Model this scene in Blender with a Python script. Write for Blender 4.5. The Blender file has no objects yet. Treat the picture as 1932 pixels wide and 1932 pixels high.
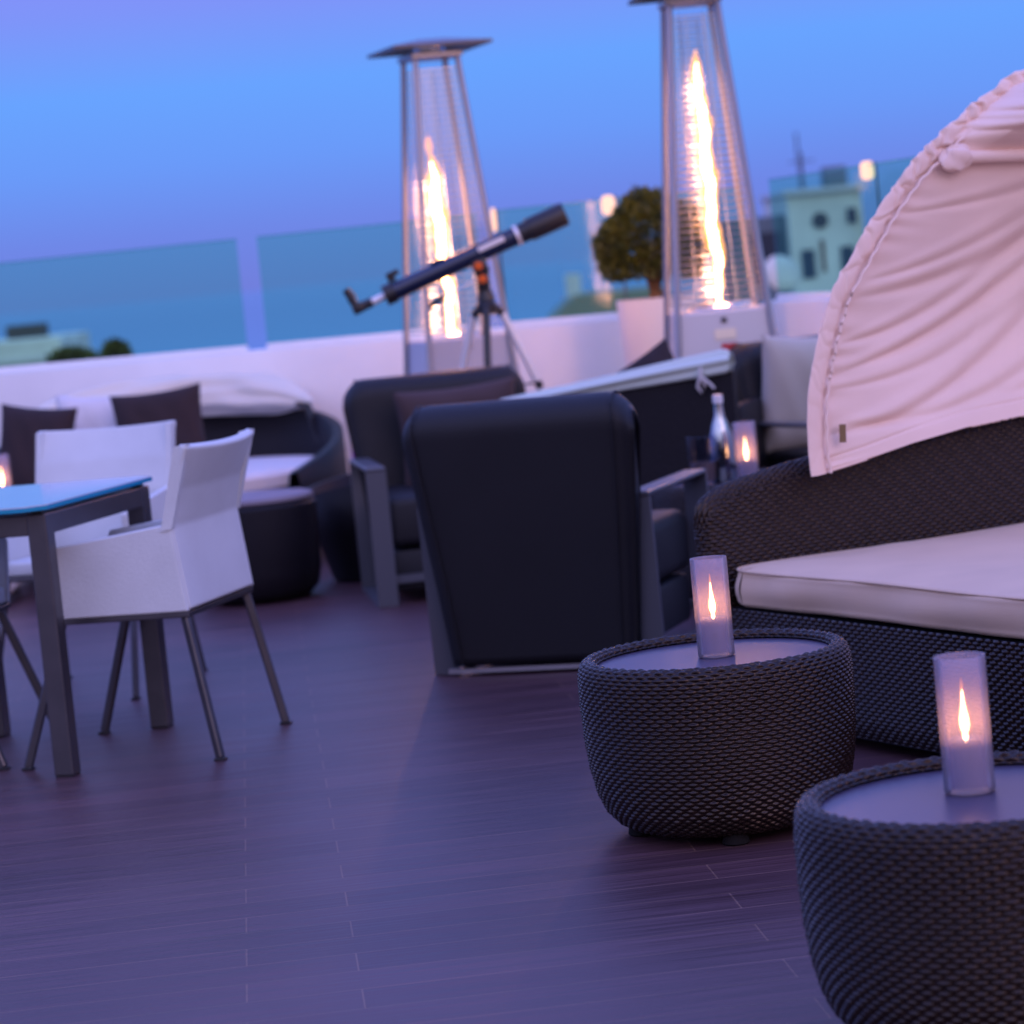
import bpy, bmesh, math, random
import numpy as np
from mathutils import Vector, Matrix
random.seed(7); rng = np.random.default_rng(7)
R = math.radians
S = bpy.context.scene
COL = S.collection

# ------------------------------------------------------------------ camera
cam_d = bpy.data.cameras.new("camera")
cam = bpy.data.objects.new("camera", cam_d); COL.objects.link(cam)
cam.location = (0, 0, 1.27)
cam_d.sensor_width = 36; cam_d.lens = 36 * 5350 / 1932
cam_d.clip_start = 0.1; cam_d.clip_end = 30000
# looking along +Y, pitched down 5.01 deg, rolled 5.5 deg clockwise
cam.matrix_world = (Matrix.Translation((0, 0, 1.27)) @ Matrix.Rotation(R(90 - 5.01), 4, 'X')
                    @ Matrix.Rotation(R(-5.5), 4, 'Z'))
cam_d.dof.use_dof = True
cam_d.dof.focus_distance = 5.75
cam_d.dof.aperture_fstop = 4.0
S.camera = cam

# ------------------------------------------------------------------ world: dusk sky
W = bpy.data.worlds.new("World"); S.world = W; W.use_nodes = True
nt = W.node_tree; N = nt.nodes; L = nt.links
bg = N["Background"]
tc = N.new("ShaderNodeTexCoord"); sep = N.new("ShaderNodeSeparateXYZ")
L.new(tc.outputs["Generated"], sep.inputs[0])
ramp = N.new("ShaderNodeValToRGB"); L.new(sep.outputs["Z"], ramp.inputs[0])
els = [(0.0, (.165, .215, .72)), (0.020, (.160, .245, .80)), (0.045, (.145, .325, .95)), (0.070, (.14, .37, 1.0)),
       (0.098, (.21, .30, .95)), (0.125, (.25, .27, .95)), (0.35, (.40, .54, 1.60)), (1.0, (.42, .54, 1.80))]
cr = ramp.color_ramp
while len(cr.elements) < len(els): cr.elements.new(0.5)
for e, (p, c) in zip(cr.elements, els):
    e.position = p; e.color = (*c, 1)
back = N.new("ShaderNodeValToRGB"); L.new(sep.outputs["Z"], back.inputs[0])
b = back.color_ramp
b.elements[0].position = 0.0; b.elements[0].color = (.30, .23, .28, 1)
b.elements[1].position = 0.95; b.elements[1].color = (.50, .58, 1.90, 1)
e = b.elements.new(0.17); e.color = (.36, .28, .38, 1)
e = b.elements.new(0.42); e.color = (1.50, 1.46, 2.45, 1)
mr = N.new("ShaderNodeMapRange"); mr.inputs[1].default_value = 0.25; mr.inputs[2].default_value = -0.9
L.new(sep.outputs["Y"], mr.inputs[0])
mx = N.new("ShaderNodeMix"); mx.data_type = 'RGBA'
L.new(mr.outputs[0], mx.inputs[0]); L.new(ramp.outputs[0], mx.inputs[6]); L.new(back.outputs[0], mx.inputs[7])
L.new(mx.outputs[2], bg.inputs[0]); bg.inputs[1].default_value = 1.0

# afterglow of the set sun, low behind the camera and to the right
sd = bpy.data.lights.new("afterglow_sun", 'SUN'); sd.energy = 0.55; sd.angle = R(40); sd.color = (1.0, .58, .56)
so = bpy.data.objects.new("afterglow_sun", sd); COL.objects.link(so)
so.rotation_euler = Vector((-0.62, 1.0, -0.40)).to_track_quat('-Z', 'Y').to_euler()

vs = S.view_settings
vs.view_transform = 'Standard'; vs.look = 'None'; vs.exposure = 0.0; vs.gamma = 1.0
S.cycles.max_bounces = 8; S.cycles.transparent_max_bounces = 24
S.cycles.use_denoising = True
S.cycles.sample_clamp_indirect = 6
S.cycles.caustics_refractive = False; S.cycles.caustics_reflective = False

# ------------------------------------------------------------------ materials
def mat(name, col, rough=.6, metal=0.0, spec=.5, emit=None, estr=0, noise=0, nscale=8, bump=0, bscale=200, sheen=0, coat=0):
    m = bpy.data.materials.new(name); m.use_nodes = True
    n = m.node_tree.nodes; l = m.node_tree.links; p = n["Principled BSDF"]
    p.inputs["Base Color"].default_value = (*col, 1); p.inputs["Roughness"].default_value = rough
    p.inputs["Metallic"].default_value = metal; p.inputs["Specular IOR Level"].default_value = spec
    p.inputs["Sheen Weight"].default_value = sheen; p.inputs["Coat Weight"].default_value = coat
    t = n.new("ShaderNodeTexCoord")
    if noise:
        tx = n.new("ShaderNodeTexNoise"); tx.inputs["Scale"].default_value = nscale; tx.inputs["Detail"].default_value = 5
        l.new(t.outputs["Object"], tx.inputs["Vector"])
        r = n.new("ShaderNodeMapRange"); r.inputs[1].default_value = .3; r.inputs[2].default_value = .7
        r.inputs[3].default_value = 1 - noise; r.inputs[4].default_value = 1 + noise
        l.new(tx.outputs[0], r.inputs[0])
        mm = n.new("ShaderNodeVectorMath"); mm.operation = 'SCALE'; mm.inputs[0].default_value = col
        l.new(r.outputs[0], mm.inputs["Scale"]); l.new(mm.outputs[0], p.inputs["Base Color"])
    if bump:
        tb = n.new("ShaderNodeTexNoise"); tb.inputs["Scale"].default_value = bscale; tb.inputs["Detail"].default_value = 3
        l.new(t.outputs["Object"], tb.inputs["Vector"])
        bb = n.new("ShaderNodeBump"); bb.inputs["Strength"].default_value = bump; bb.inputs["Distance"].default_value = .003
        l.new(tb.outputs[0], bb.inputs["Height"]); l.new(bb.outputs[0], p.inputs["Normal"])
    if emit:
        p.inputs["Emission Color"].default_value = (*emit, 1); p.inputs["Emission Strength"].default_value = estr
    return m

M = {}
M['white_wall'] = mat('white_render', (.80, .79, .80), .75, noise=.05, nscale=2.5, bump=.3, bscale=60)
M['wicker'] = mat('dark_wicker', (.013, .0070, .0052), .22, spec=.36, noise=.45, nscale=60)
M['wicker'].node_tree.nodes['Principled BSDF'].inputs['Specular Tint'].default_value = (1.0, .86, .80, 1)
M['far_wicker'] = mat('dark_wicker_plain', (.009, .008, .012), .5, spec=.2, bump=1, bscale=90)
M['cushion'] = mat('cream_cushion', (.62, .44, .30), .85, noise=.05, nscale=5, bump=.35, bscale=400, sheen=.1)
M['canopy'] = mat('cream_canvas', (.84, .63, .53), .85, noise=.04, nscale=4, bump=.3, bscale=500)
M['textile'] = mat('white_mesh_textile', (.58, .61, .63), .7, bump=.6, bscale=260, noise=.05, nscale=6)
M['steel'] = mat('brushed_steel', (.105, .10, .115), .34, metal=.75, noise=.1, nscale=12)
M['bright_steel'] = mat('polished_steel', (.62, .60, .60), .22, metal=1)
M['charcoal'] = mat('charcoal_textile', (.0105, .0105, .0145), .5, spec=.3, bump=.5, bscale=500, sheen=.0, noise=.1, nscale=4)
M['grey_frame'] = mat('grey_painted_bar', (.075, .078, .095), .36, spec=.5)
M['brown_fabric'] = mat('brown_fabric', (.022, .012, .015), .9, bump=.4, bscale=400, noise=.1)
M['white_fabric'] = mat('white_fabric', (.62, .60, .62), .9, bump=.4, bscale=400, noise=.04)
M['beige_fabric'] = mat('beige_fabric', (.46, .41, .37), .9, bump=.4, bscale=400)
M['ivory'] = mat('ivory_canvas', (.68, .64, .56), .9, bump=.4, bscale=400)
M['pale_green'] = mat('pale_canvas', (.52, .60, .56), .9, bump=.4, bscale=400)
M['taupe_fabric'] = mat('taupe_fabric', (.055, .033, .036), .9, bump=.4, bscale=400)
M['black'] = mat('black_plastic', (.012, .012, .016), .4)
M['rubber'] = mat('rubber', (.012, .011, .012), .9, spec=.1)
M['post'] = mat('satin_steel_post', (.40, .39, .43), .28, metal=.7)
M['top_grey'] = mat('grey_seat_fabric', (.22, .19, .23), .8)
M['drink'] = mat('amber_drink', (.20, .13, .11), .1)
M['navy'] = mat('navy_enamel', (.008, .014, .045), .22, coat=.3)
M['orange'] = mat('orange_knob', (.75, .12, .01), .35)
M['red'] = mat('red_plastic', (.45, .02, .03), .5)
M['alu'] = mat('aluminium', (.80, .78, .80), .35, metal=.25)
M['planter'] = mat('white_planter', (.78, .74, .78), .45)
M['soil'] = mat('soil', (.03, .02, .015), .95, bump=1, bscale=60)
M['bark'] = mat('bark', (.16, .09, .05), .9, noise=.3, nscale=30, bump=1, bscale=80)
M['cabinet'] = mat('cream_metal', (.60, .54, .54), .4)
M['cabinet_grey'] = mat('grey_metal', (.46, .46, .54), .4)
M['tabletop'] = mat('smoked_tabletop', (.062, .052, .090), .34, spec=.6, noise=.04, nscale=3)
M['tan_metal'] = mat('label_brass', (.20, .13, .06), .5, metal=.4)
M['wick'] = mat('wax', (.75, .72, .74), .5)

def leaf_mat():
    m = mat('leaf', (.035, .045, .010), .55)
    n = m.node_tree.nodes; l = m.node_tree.links; p = n["Principled BSDF"]
    oi = n.new("ShaderNodeTexCoord"); tx = n.new("ShaderNodeTexNoise"); tx.inputs["Scale"].default_value = 14
    l.new(oi.outputs["Object"], tx.inputs["Vector"])
    r = n.new("ShaderNodeValToRGB"); r.color_ramp.elements[0].color = (.030, .045, .006, 1); r.color_ramp.elements[1].color = (.12, .13, .014, 1)
    r.color_ramp.elements[0].position = .35; r.color_ramp.elements[1].position = .65
    l.new(tx.outputs[0], r.inputs[0]); l.new(r.outputs[0], p.inputs["Base Color"])
    return m
M['leaf'] = leaf_mat()

def floor_mat():
    m = mat('wood_look_tile', (.1, .08, .08), .4)
    n = m.node_tree.nodes; l = m.node_tree.links; p = n["Principled BSDF"]
    t = n.new("ShaderNodeTexCoord"); mp = n.new("ShaderNodeMapping"); mp.vector_type = 'TEXTURE'
    a = R(5.0)
    mp.inputs["Rotation"].default_value = (0, 0, a)
    x0, y0 = .087, 5.294
    mp.inputs["Location"].default_value = (x0 * math.cos(a) - y0 * math.sin(a), x0 * math.sin(a) + y0 * math.cos(a), 0)
    l.new(t.outputs["Object"], mp.inputs[0])
    br = n.new("ShaderNodeTexBrick"); br.offset = .207 / .95; br.offset_frequency = 2; br.squash = 1
    for k, v in (("Scale", 1), ("Mortar Size", .0019), ("Mortar Smooth", .1), ("Bias", 0), ("Brick Width", .95), ("Row Height", .138)):
        br.inputs[k].default_value = v
    br.inputs["Color1"].default_value = (.062, .029, .036, 1); br.inputs["Color2"].default_value = (.084, .040, .047, 1)
    br.inputs["Mortar"].default_value = (.155, .085, .070, 1)
    l.new(mp.outputs[0], br.inputs[0])
    st = n.new("ShaderNodeMapping"); st.inputs["Scale"].default_value = (2.2, 70, 1); l.new(mp.outputs[0], st.inputs[0])
    g = n.new("ShaderNodeTexNoise"); g.inputs["Scale"].default_value = 1; g.inputs["Detail"].default_value = 8; g.inputs["Roughness"].default_value = .65
    l.new(st.outputs[0], g.inputs["Vector"])
    g2 = n.new("ShaderNodeTexNoise"); g2.inputs["Scale"].default_value = 1.3; g2.inputs["Detail"].default_value = 3
    l.new(mp.outputs[0], g2.inputs["Vector"])
    r1 = n.new("ShaderNodeMapRange"); r1.inputs[1].default_value = .3; r1.inputs[2].default_value = .72; r1.inputs[3].default_value = .5; r1.inputs[4].default_value = 1.5
    l.new(g.outputs[0], r1.inputs[0])
    r2 = n.new("ShaderNodeMapRange"); r2.inputs[1].default_value = .3; r2.inputs[2].default_value = .7; r2.inputs[3].default_value = .82; r2.inputs[4].default_value = 1.18
    l.new(g2.outputs[0], r2.inputs[0])
    mu = n.new("ShaderNodeMath"); mu.operation = 'MULTIPLY'; l.new(r1.outputs[0], mu.inputs[0]); l.new(r2.outputs[0], mu.inputs[1])
    sc = n.new("ShaderNodeVectorMath"); sc.operation = 'SCALE'; l.new(br.outputs[0], sc.inputs[0]); l.new(mu.outputs[0], sc.inputs["Scale"])
    l.new(sc.outputs[0], p.inputs["Base Color"])
    rr = n.new("ShaderNodeMapRange"); rr.inputs[1].default_value = .3; rr.inputs[2].default_value = .7; rr.inputs[3].default_value = .34; rr.inputs[4].default_value = .55
    l.new(g.outputs[0], rr.inputs[0]); l.new(rr.outputs[0], p.inputs["Roughness"])
    bp = n.new("ShaderNodeBump"); bp.inputs["Strength"].default_value = .35; bp.inputs["Distance"].default_value = .0015
    l.new(g.outputs[0], bp.inputs["Height"])
    b2 = n.new("ShaderNodeBump"); b2.invert = True; b2.inputs["Strength"].default_value = .8; b2.inputs["Distance"].default_value = .002
    l.new(br.outputs["Fac"], b2.inputs["Height"]); l.new(bp.outputs[0], b2.inputs["Normal"]); l.new(b2.outputs[0], p.inputs["Normal"])
    p.inputs["Specular IOR Level"].default_value = .42
    return m
M['floor'] = floor_mat()

def glass_mat(name, tint, rough=0.02, gloss=1.0):
    m = bpy.data.materials.new(name); m.use_nodes = True
    n = m.node_tree.nodes; l = m.node_tree.links; n.remove(n["Principled BSDF"])
    tr = n.new("ShaderNodeBsdfTransparent"); tr.inputs[0].default_value = (*tint, 1)
    gl = n.new("ShaderNodeBsdfGlossy"); gl.inputs["Roughness"].default_value = rough; gl.inputs[0].default_value = (gloss, gloss, gloss, 1)
    fr = n.new("ShaderNodeFresnel"); fr.inputs[0].default_value = 1.45
    ge = n.new("ShaderNodeNewGeometry"); inv = n.new("ShaderNodeMath"); inv.operation = 'SUBTRACT'; inv.inputs[0].default_value = 1
    l.new(ge.outputs["Backfacing"], inv.inputs[1]); mu = n.new("ShaderNodeMath"); mu.operation = 'MULTIPLY'
    l.new(fr.outputs[0], mu.inputs[0]); l.new(inv.outputs[0], mu.inputs[1])
    mx = n.new("ShaderNodeMixShader"); l.new(mu.outputs[0], mx.inputs[0]); l.new(tr.outputs[0], mx.inputs[1]); l.new(gl.outputs[0], mx.inputs[2])
    l.new(mx.outputs[0], n["Material Output"].inputs[0])
    return m
M['rail_glass'] = glass_mat('tinted_rail_glass', (.71, .99, .865), .07, .7)
M['clear_glass'] = glass_mat('clear_glass', (.95, .95, .98), .20, .03)
M['drink_glass'] = glass_mat('drinking_glass', (.80, .84, .92), .02)

def frosted():
    m = bpy.data.materials.new('frosted_candle_glass'); m.use_nodes = True
    n = m.node_tree.nodes; l = m.node_tree.links; n.remove(n["Principled BSDF"])
    tr = n.new("ShaderNodeBsdfTransparent"); tr.inputs[0].default_value = (.96, .95, 1, 1)
    tl = n.new("ShaderNodeBsdfTranslucent"); tl.inputs[0].default_value = (1, .80, .88, 1)
    df = n.new("ShaderNodeBsdfDiffuse"); df.inputs[0].default_value = (.85, .74, .86, 1)
    gl = n.new("ShaderNodeBsdfGlossy"); gl.inputs["Roughness"].default_value = .25
    a = n.new("ShaderNodeMixShader"); a.inputs[0].default_value = .62; l.new(tl.outputs[0], a.inputs[1]); l.new(df.outputs[0], a.inputs[2])
    b = n.new("ShaderNodeMixShader"); b.inputs[0].default_value = .27; l.new(tr.outputs[0], b.inputs[1]); l.new(a.outputs[0], b.inputs[2])
    c = n.new("ShaderNodeMixShader"); fr = n.new("ShaderNodeFresnel"); fr.inputs[0].default_value = 1.25; l.new(fr.outputs[0], c.inputs[0])
    l.new(b.outputs[0], c.inputs[1]); l.new(gl.outputs[0], c.inputs[2]); l.new(c.outputs[0], n["Material Output"].inputs[0])
    return m
M['frosted'] = frosted()

def emis(name, col, st, clear=0.0):
    m = bpy.data.materials.new(name); m.use_nodes = True
    n = m.node_tree.nodes; l = m.node_tree.links; n.remove(n["Principled BSDF"])
    e = n.new("ShaderNodeEmission"); e.inputs[0].default_value = (*col, 1); e.inputs[1].default_value = st
    out = e.outputs[0]
    if clear:
        tr = n.new("ShaderNodeBsdfTransparent"); mx = n.new("ShaderNodeMixShader"); mx.inputs[0].default_value = 1 - clear
        l.new(tr.outputs[0], mx.inputs[1]); l.new(out, mx.inputs[2]); out = mx.outputs[0]
    l.new(out, n["Material Output"].inputs[0]); return m
M['flame'] = emis('gas_flame', (1, .40, .14), 85)
M['flame_outer'] = emis('gas_flame_outer', (1, .40, .10), 2.8, .5)
M['wisp'] = emis('thin_gas_flame', (1, .40, .30), 1.8)
M['candle_flame'] = emis('candle_flame', (1, .46, .17), 42)
M['candle_outer'] = emis('candle_flame_outer', (1, .28, .06), 2.0, .6)
M['lamp_glow'] = emis('lamp_glow', (1, .58, .46), 1.5)
M['purple_glow'] = emis('purple_glow', (.22, .02, .62), .8)

# ------------------------------------------------------------------ object helpers
def tag(o, label=None, cat=None, group=None, kind=None):
    if label: o['label'] = label
    if cat: o['category'] = cat
    if group: o['group'] = group
    if kind: o['kind'] = kind
    return o
def thing(name, label, cat, loc=(0, 0, 0), rz=0, group=None):
    o = bpy.data.objects.new(name, None); COL.objects.link(o)
    o.location = loc; o.rotation_euler = (0, 0, rz); o.empty_display_size = .1
    return tag(o, label, cat, group)
def link_mesh(name, me, m, parent=None, smooth=True):
    me.materials.append(m)
    if smooth: me.shade_smooth()
    o = bpy.data.objects.new(name, me); COL.objects.link(o)
    if parent is not None: o.parent = parent
    return o
def npmesh(name, V, F, m, parent=None, smooth=True):
    me = bpy.data.meshes.new(name); me.from_pydata([tuple(v) for v in V], [], [tuple(f) for f in F]); me.update()
    return link_mesh(name, me, m, parent, smooth)
def gridmesh(name, P, m, parent=None, wrap_u=False, wrap_v=False, smooth=True):
    """P: (nu, nv, 3) array of points"""
    nu, nv = P.shape[:2]
    V = P.reshape(-1, 3)
    iu = np.arange(nu if wrap_u else nu - 1); iv = np.arange(nv if wrap_v else nv - 1)
    A, B = np.meshgrid(iu, iv, indexing='ij'); A1 = (A + 1) % nu; B1 = (B + 1) % nv
    F = np.stack([A * nv + B, A1 * nv + B, A1 * nv + B1, A * nv + B1], -1).reshape(-1, 4)
    me = bpy.data.meshes.new(name)
    me.vertices.add(len(V)); me.vertices.foreach_set('co', V.astype(np.float32).ravel())
    me.loops.add(F.size); me.loops.foreach_set('vertex_index', F.astype(np.int32).ravel())
    me.polygons.add(len(F)); me.polygons.foreach_set('loop_start', np.arange(0, F.size, 4, dtype=np.int32))
    me.update(calc_edges=True); me.validate()
    return link_mesh(name, me, m, parent, smooth)

class MB:
    def __init__(s): s.bm = bmesh.new()
    def box(s, c, size, rot=None, bev=0, seg=2, taper=None):
        r = bmesh.ops.create_cube(s.bm, size=1); vs = r['verts']
        for v in vs:
            x, y, z = v.co
            if taper and z > 0: x *= taper; y *= taper
            v.co = Vector((x * size[0], y * size[1], z * size[2]))
        if bev:
            es = list({e for v in vs for e in v.link_edges})
            rb = bmesh.ops.bevel(s.bm, geom=es, offset=bev, segments=seg, affect='EDGES', profile=.5)
            vs = list({v for f in rb['faces'] for v in f.verts} | {v for v in vs if v.is_valid})
        mt = Matrix.Translation(c) @ (rot.to_4x4() if rot else Matrix.Identity(4))
        for v in vs: v.co = mt @ v.co
        return s
    def bar(s, a, b, w, d=None, bev=0, taper=None):
        a = Vector(a); b = Vector(b); dd = b - a; q = dd.to_track_quat('Z', 'Y').to_matrix()
        return s.box((a + b) / 2, (w, d or w, dd.length), q, bev, 1, taper)
    def tube(s, pts, r, seg=10, cap=True):
        pts = [Vector(p) for p in pts]; rs = r if isinstance(r, (list, tuple)) else [r] * len(pts); rings = []
        for i, p in enumerate(pts):
            t = (pts[min(i + 1, len(pts) - 1)] - pts[max(i - 1, 0)]).normalized()
            ax = Vector((0, 0, 1)) if abs(t.z) < .9 else Vector((1, 0, 0))
            u = t.cross(ax).normalized(); w = t.cross(u)
            rings.append([s.bm.verts.new(p + (u * math.cos(2 * math.pi * k / seg) + w * math.sin(2 * math.pi * k / seg)) * rs[i]) for k in range(seg)])
        for a, b2 in zip(rings, rings[1:]):
            for k in range(seg): s.bm.faces.new((a[k], a[(k + 1) % seg], b2[(k + 1) % seg], b2[k]))
        if cap: s.bm.faces.new(rings[0][::-1]); s.bm.faces.new(rings[-1])
        return s
    def lathe(s, prof, seg=48, c=(0, 0, 0), cap=True):
        rings = []
        for r, z in prof:
            rings.append([s.bm.verts.new((c[0] + r * math.cos(2 * math.pi * k / seg), c[1] + r * math.sin(2 * math.pi * k / seg), c[2] + z)) for k in range(seg)])
        for a, b2 in zip(rings, rings[1:]):
            for k in range(seg): s.bm.faces.new((a[k], a[(k + 1) % seg], b2[(k + 1) % seg], b2[k]))
        if cap: s.bm.faces.new(rings[0][::-1]); s.bm.faces.new(rings[-1])
        return s
    def prism(s, poly, axis, t0, t1):
        """poly in the two other axes; extruded along axis"""
        def mk(p, t):
            return {'x': (t, p[0], p[1]), 'y': (p[0], t, p[1]), 'z': (p[0], p[1], t)}[axis]
        a = [s.bm.verts.new(mk(p, t0)) for p in poly]; b2 = [s.bm.verts.new(mk(p, t1)) for p in poly]
        n = len(poly)
        for k in range(n): s.bm.faces.new((a[k], a[(k + 1) % n], b2[(k + 1) % n], b2[k]))
        s.bm.faces.new(a[::-1]); s.bm.faces.new(b2); return s
    def build(s, name, m, parent=None, smooth=False, angle=35):
        bmesh.ops.recalc_face_normals(s.bm, faces=s.bm.faces)
        me = bpy.data.meshes.new(name); s.bm.to_mesh(me); s.bm.free()
        me.materials.append(m)
        if smooth:
            me.shade_smooth()
            try: me.set_sharp_from_angle(angle=R(angle))
            except Exception: pass
        o = bpy.data.objects.new(name, me); COL.objects.link(o)
        if parent is not None: o.parent = parent
        return o
def copy_tree(o, parent=None):
    c = o.copy(); COL.objects.link(c)
    if parent is not None: c.parent = parent
    for ch in [x for x in bpy.data.objects if x.parent == o]: copy_tree(ch, c)
    return c

# ------------------------------------------------------------------ setting
def structure(o): o['kind'] = 'structure'; return o
mb = MB(); mb.box((0, 5.6, -.15), (14, 19, .3)); structure(mb.build('terrace_floor', M['floor']))
M['sea'] = mat('sea_water', (.05, .09, .27), .10, spec=.25)
mb = MB(); mb.box((0, 14000, -41), (40000, 28200, 2)); structure(mb.build('sea', M['sea']))
M['ground'] = mat('town_ground', (.10, .10, .10), .9, noise=.3, nscale=.2)
mb = MB(); mb.box((0, 60, -20), (400, 260, 1)); structure(mb.build('ground', M['ground']))
# body of the hotel under the terrace
M['facade'] = mat('pale_facade', (.55, .55, .55), .8, noise=.06, nscale=1)

# parapet: main wall from far left to the corner, then the side wall coming back towards the viewer
def wall_from(a, b, th, z0, z1, name, label):
    a = Vector((*a, 0)); b = Vector((*b, 0)); d = (b - a); ln = d.length; ang = math.atan2(d.y, d.x)
    t = thing(name, label, 'wall', ((a.x + b.x) / 2, (a.y + b.y) / 2, 0), ang)
    mb = MB(); mb.box((0, th / 2, (z0 + z1) / 2), (ln, th, z1 - z0), bev=.012); mb.build('wall_body', M['white_wall'], t, True)
    return t
wall_from((-5.2, 15.45), (1.252, 13.40), .22, 0.0, .955, 'parapet_wall', 'long white rendered parapet wall behind the heaters and sofas')
wall_from((1.262, 13.37), (2.42, 8.9), .22, 0.0, .975, 'parapet_wall', 'short white parapet wall on the right running towards the tan canopy')
mb = MB()
# glass panels
def on_main(x):  # point on the main wall's inner line at world x, set back to the middle of its thickness
    t = (x + 5.2) / 6.46; return Vector((x + .035, 15.45 - 2.05 * t + .11, 0))
def glass_panel(a, b, z0, z1, label, group):
    d = b - a; ang = math.atan2(d.y, d.x); c = (a + b) / 2
    t = thing('railing', label, 'glass railing', (c.x, c.y, 0), ang, group)
    mb = MB(); mb.box((0, 0, (z0 + z1) / 2), (d.length, .014, z1 - z0)); mb.build('pane', M['rail_glass'], t)
    mb = MB(); mb.box((0, 0, z0 + .012), (d.length, .04, .026), bev=.004); mb.build('base_channel', M['white_wall'], t)
    mb = MB(); mb.box((0, 0, z1 + .003), (d.length, .016, .006)); mb.build('polished_edge', M['edge'], t)
    return t
M['edge'] = mat('green_glass_edge', (.05, .30, .38), .2)
G = 'tinted glass panels standing on the parapet'
glass_panel(on_main(-3.9), on_main(-1.285), .957, 1.513, 'far left tinted glass panel on the parapet above the pillows', G)
glass_panel(on_main(-1.175), on_main(-.075), .957, 1.513, 'tinted glass panel on the parapet behind the eyepiece end of the telescope', G)
glass_panel(on_main(.02), on_main(1.19), .957, 1.523, 'tinted glass panel on the parapet behind the potted tree', G)
glass_panel(Vector((1.355, 13.39, 0)), Vector((1.795, 11.70, 0)), .977, 1.535, 'tinted glass panel on the side wall in front of the pale building', G)
glass_panel(Vector((1.815, 11.62, 0)), Vector((2.30, 9.75, 0)), .977, 1.535, 'tinted glass panel on the side wall partly behind the tan canopy', G)

# ------------------------------------------------------------------ woven wicker
ROW = .0086; PER = .028
def weave(s, t, row=ROW, per=PER):
    """height 0..1 of a strand weave at arc lengths s (along) and t (up)"""
    k = np.floor(t / row); lt = t / row - k
    prof = np.sqrt(np.clip(1 - ((2 * lt - 1) * 1.06) ** 2, 0, 1))
    jit = np.sin(k * 12.9898) * .06
    ph = s / per + .5 * (k % 2) + jit
    gap = np.abs((ph % 1) - .5)                       # 0 where the strand dives behind a stake
    over = (1 - np.exp(-(gap / .15) ** 2)) * (.80 + .20 * np.cos(2 * np.pi * ph))
    amp = 1 + .16 * np.sin(k * 7.1 + np.floor(ph + .5) * 3.7)
    return prof * over * amp

def round_table(loc, rz, label):
    t = thing('round_wicker_table', label, 'side table', loc, rz, 'round wicker side tables')
    pr = [(.17, .020), (.205, .023), (.238, .040), (.262, .068), (.276, .105), (.286, .155), (.292, .21), (.295, .28), (.2955, .33), (.294, .36), (.290, .378), (.281, .389), (.270, .391), (.262, .386), (.259, .377)]
    pr = np.array(pr); seg = np.r_[0, np.cumsum(np.hypot(*np.diff(pr, axis=0).T))]
    Ln = seg[-1]; nt_ = int(Ln / ROW * 7); tt = np.linspace(0, Ln, nt_)
    r = np.interp(tt, seg, pr[:, 0]); z = np.interp(tt, seg, pr[:, 1])
    for _ in range(6):
        r[1:-1] = (r[:-2] + 2 * r[1:-1] + r[2:]) / 4; z[1:-1] = (z[:-2] + 2 * z[1:-1] + z[2:]) / 4
    dr = np.gradient(r, tt); dz = np.gradient(z, tt); nn = np.hypot(dr, dz); nr = dz / nn; nz = -dr / nn
    per = 2 * np.pi * .29 / 66; nth = 66 * 10
    th = np.linspace(0, 2 * np.pi, nth, endpoint=False)
    TH, TT = np.meshgrid(th, tt, indexing='ij')
    h = weave(TH * .29, TT, ROW, per) * .0050
    RR = r[None, :] + h * nr[None, :]; ZZ = z[None, :] + h * nz[None, :]
    # slight hand-woven unevenness
    RR += .0012 * np.sin(3 * TH + 1) * np.sin(TT * 9)
    P = np.stack([RR * np.cos(TH), RR * np.sin(TH), ZZ], -1)
    gridmesh('woven_body', P, M['wicker'], t, wrap_u=True)
    mb = MB(); mb.lathe([(.02, .366), (.263, .366), (.2635, .370), (.262, .374), (.02, .374)], 96); mb.build('tabletop', M['tabletop'], t, True)
    mb = MB(); mb.lathe([(.02, .021), (.20, .021), (.235, .040), (.02, .040)], 48); mb.build('underside', M['black'], t, True)
    for k in range(4):
        a = 2 * math.pi * k / 4 + .3
        mb = MB(); mb.lathe([(.026, 0), (.030, .004), (.026, .026)], 20, (.19 * math.cos(a), .19 * math.sin(a), 0)); mb.build('foot', M['rubber'], t, True)
    return t
rt1 = round_table((.406, 6.125, 0), R(-107), 'farther round woven table with a candle, beside the daybed cushion')
rt2 = copy_tree(rt1); rt2.location = (.688, 4.345, 0); rt2.rotation_euler = (0, 0, R(40))
rt2['label'] = 'nearest round woven table with a candle, cut off at lower right'
rt3 = copy_tree(rt1); rt3.scale = (1, 1, 1.11); rt3.location = (.80, 10.06, 0); rt3.rotation_euler = (0, 0, R(10))
rt3['label'] = 'round woven table holding the bottle and tumbler between the dark armchairs'

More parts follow.
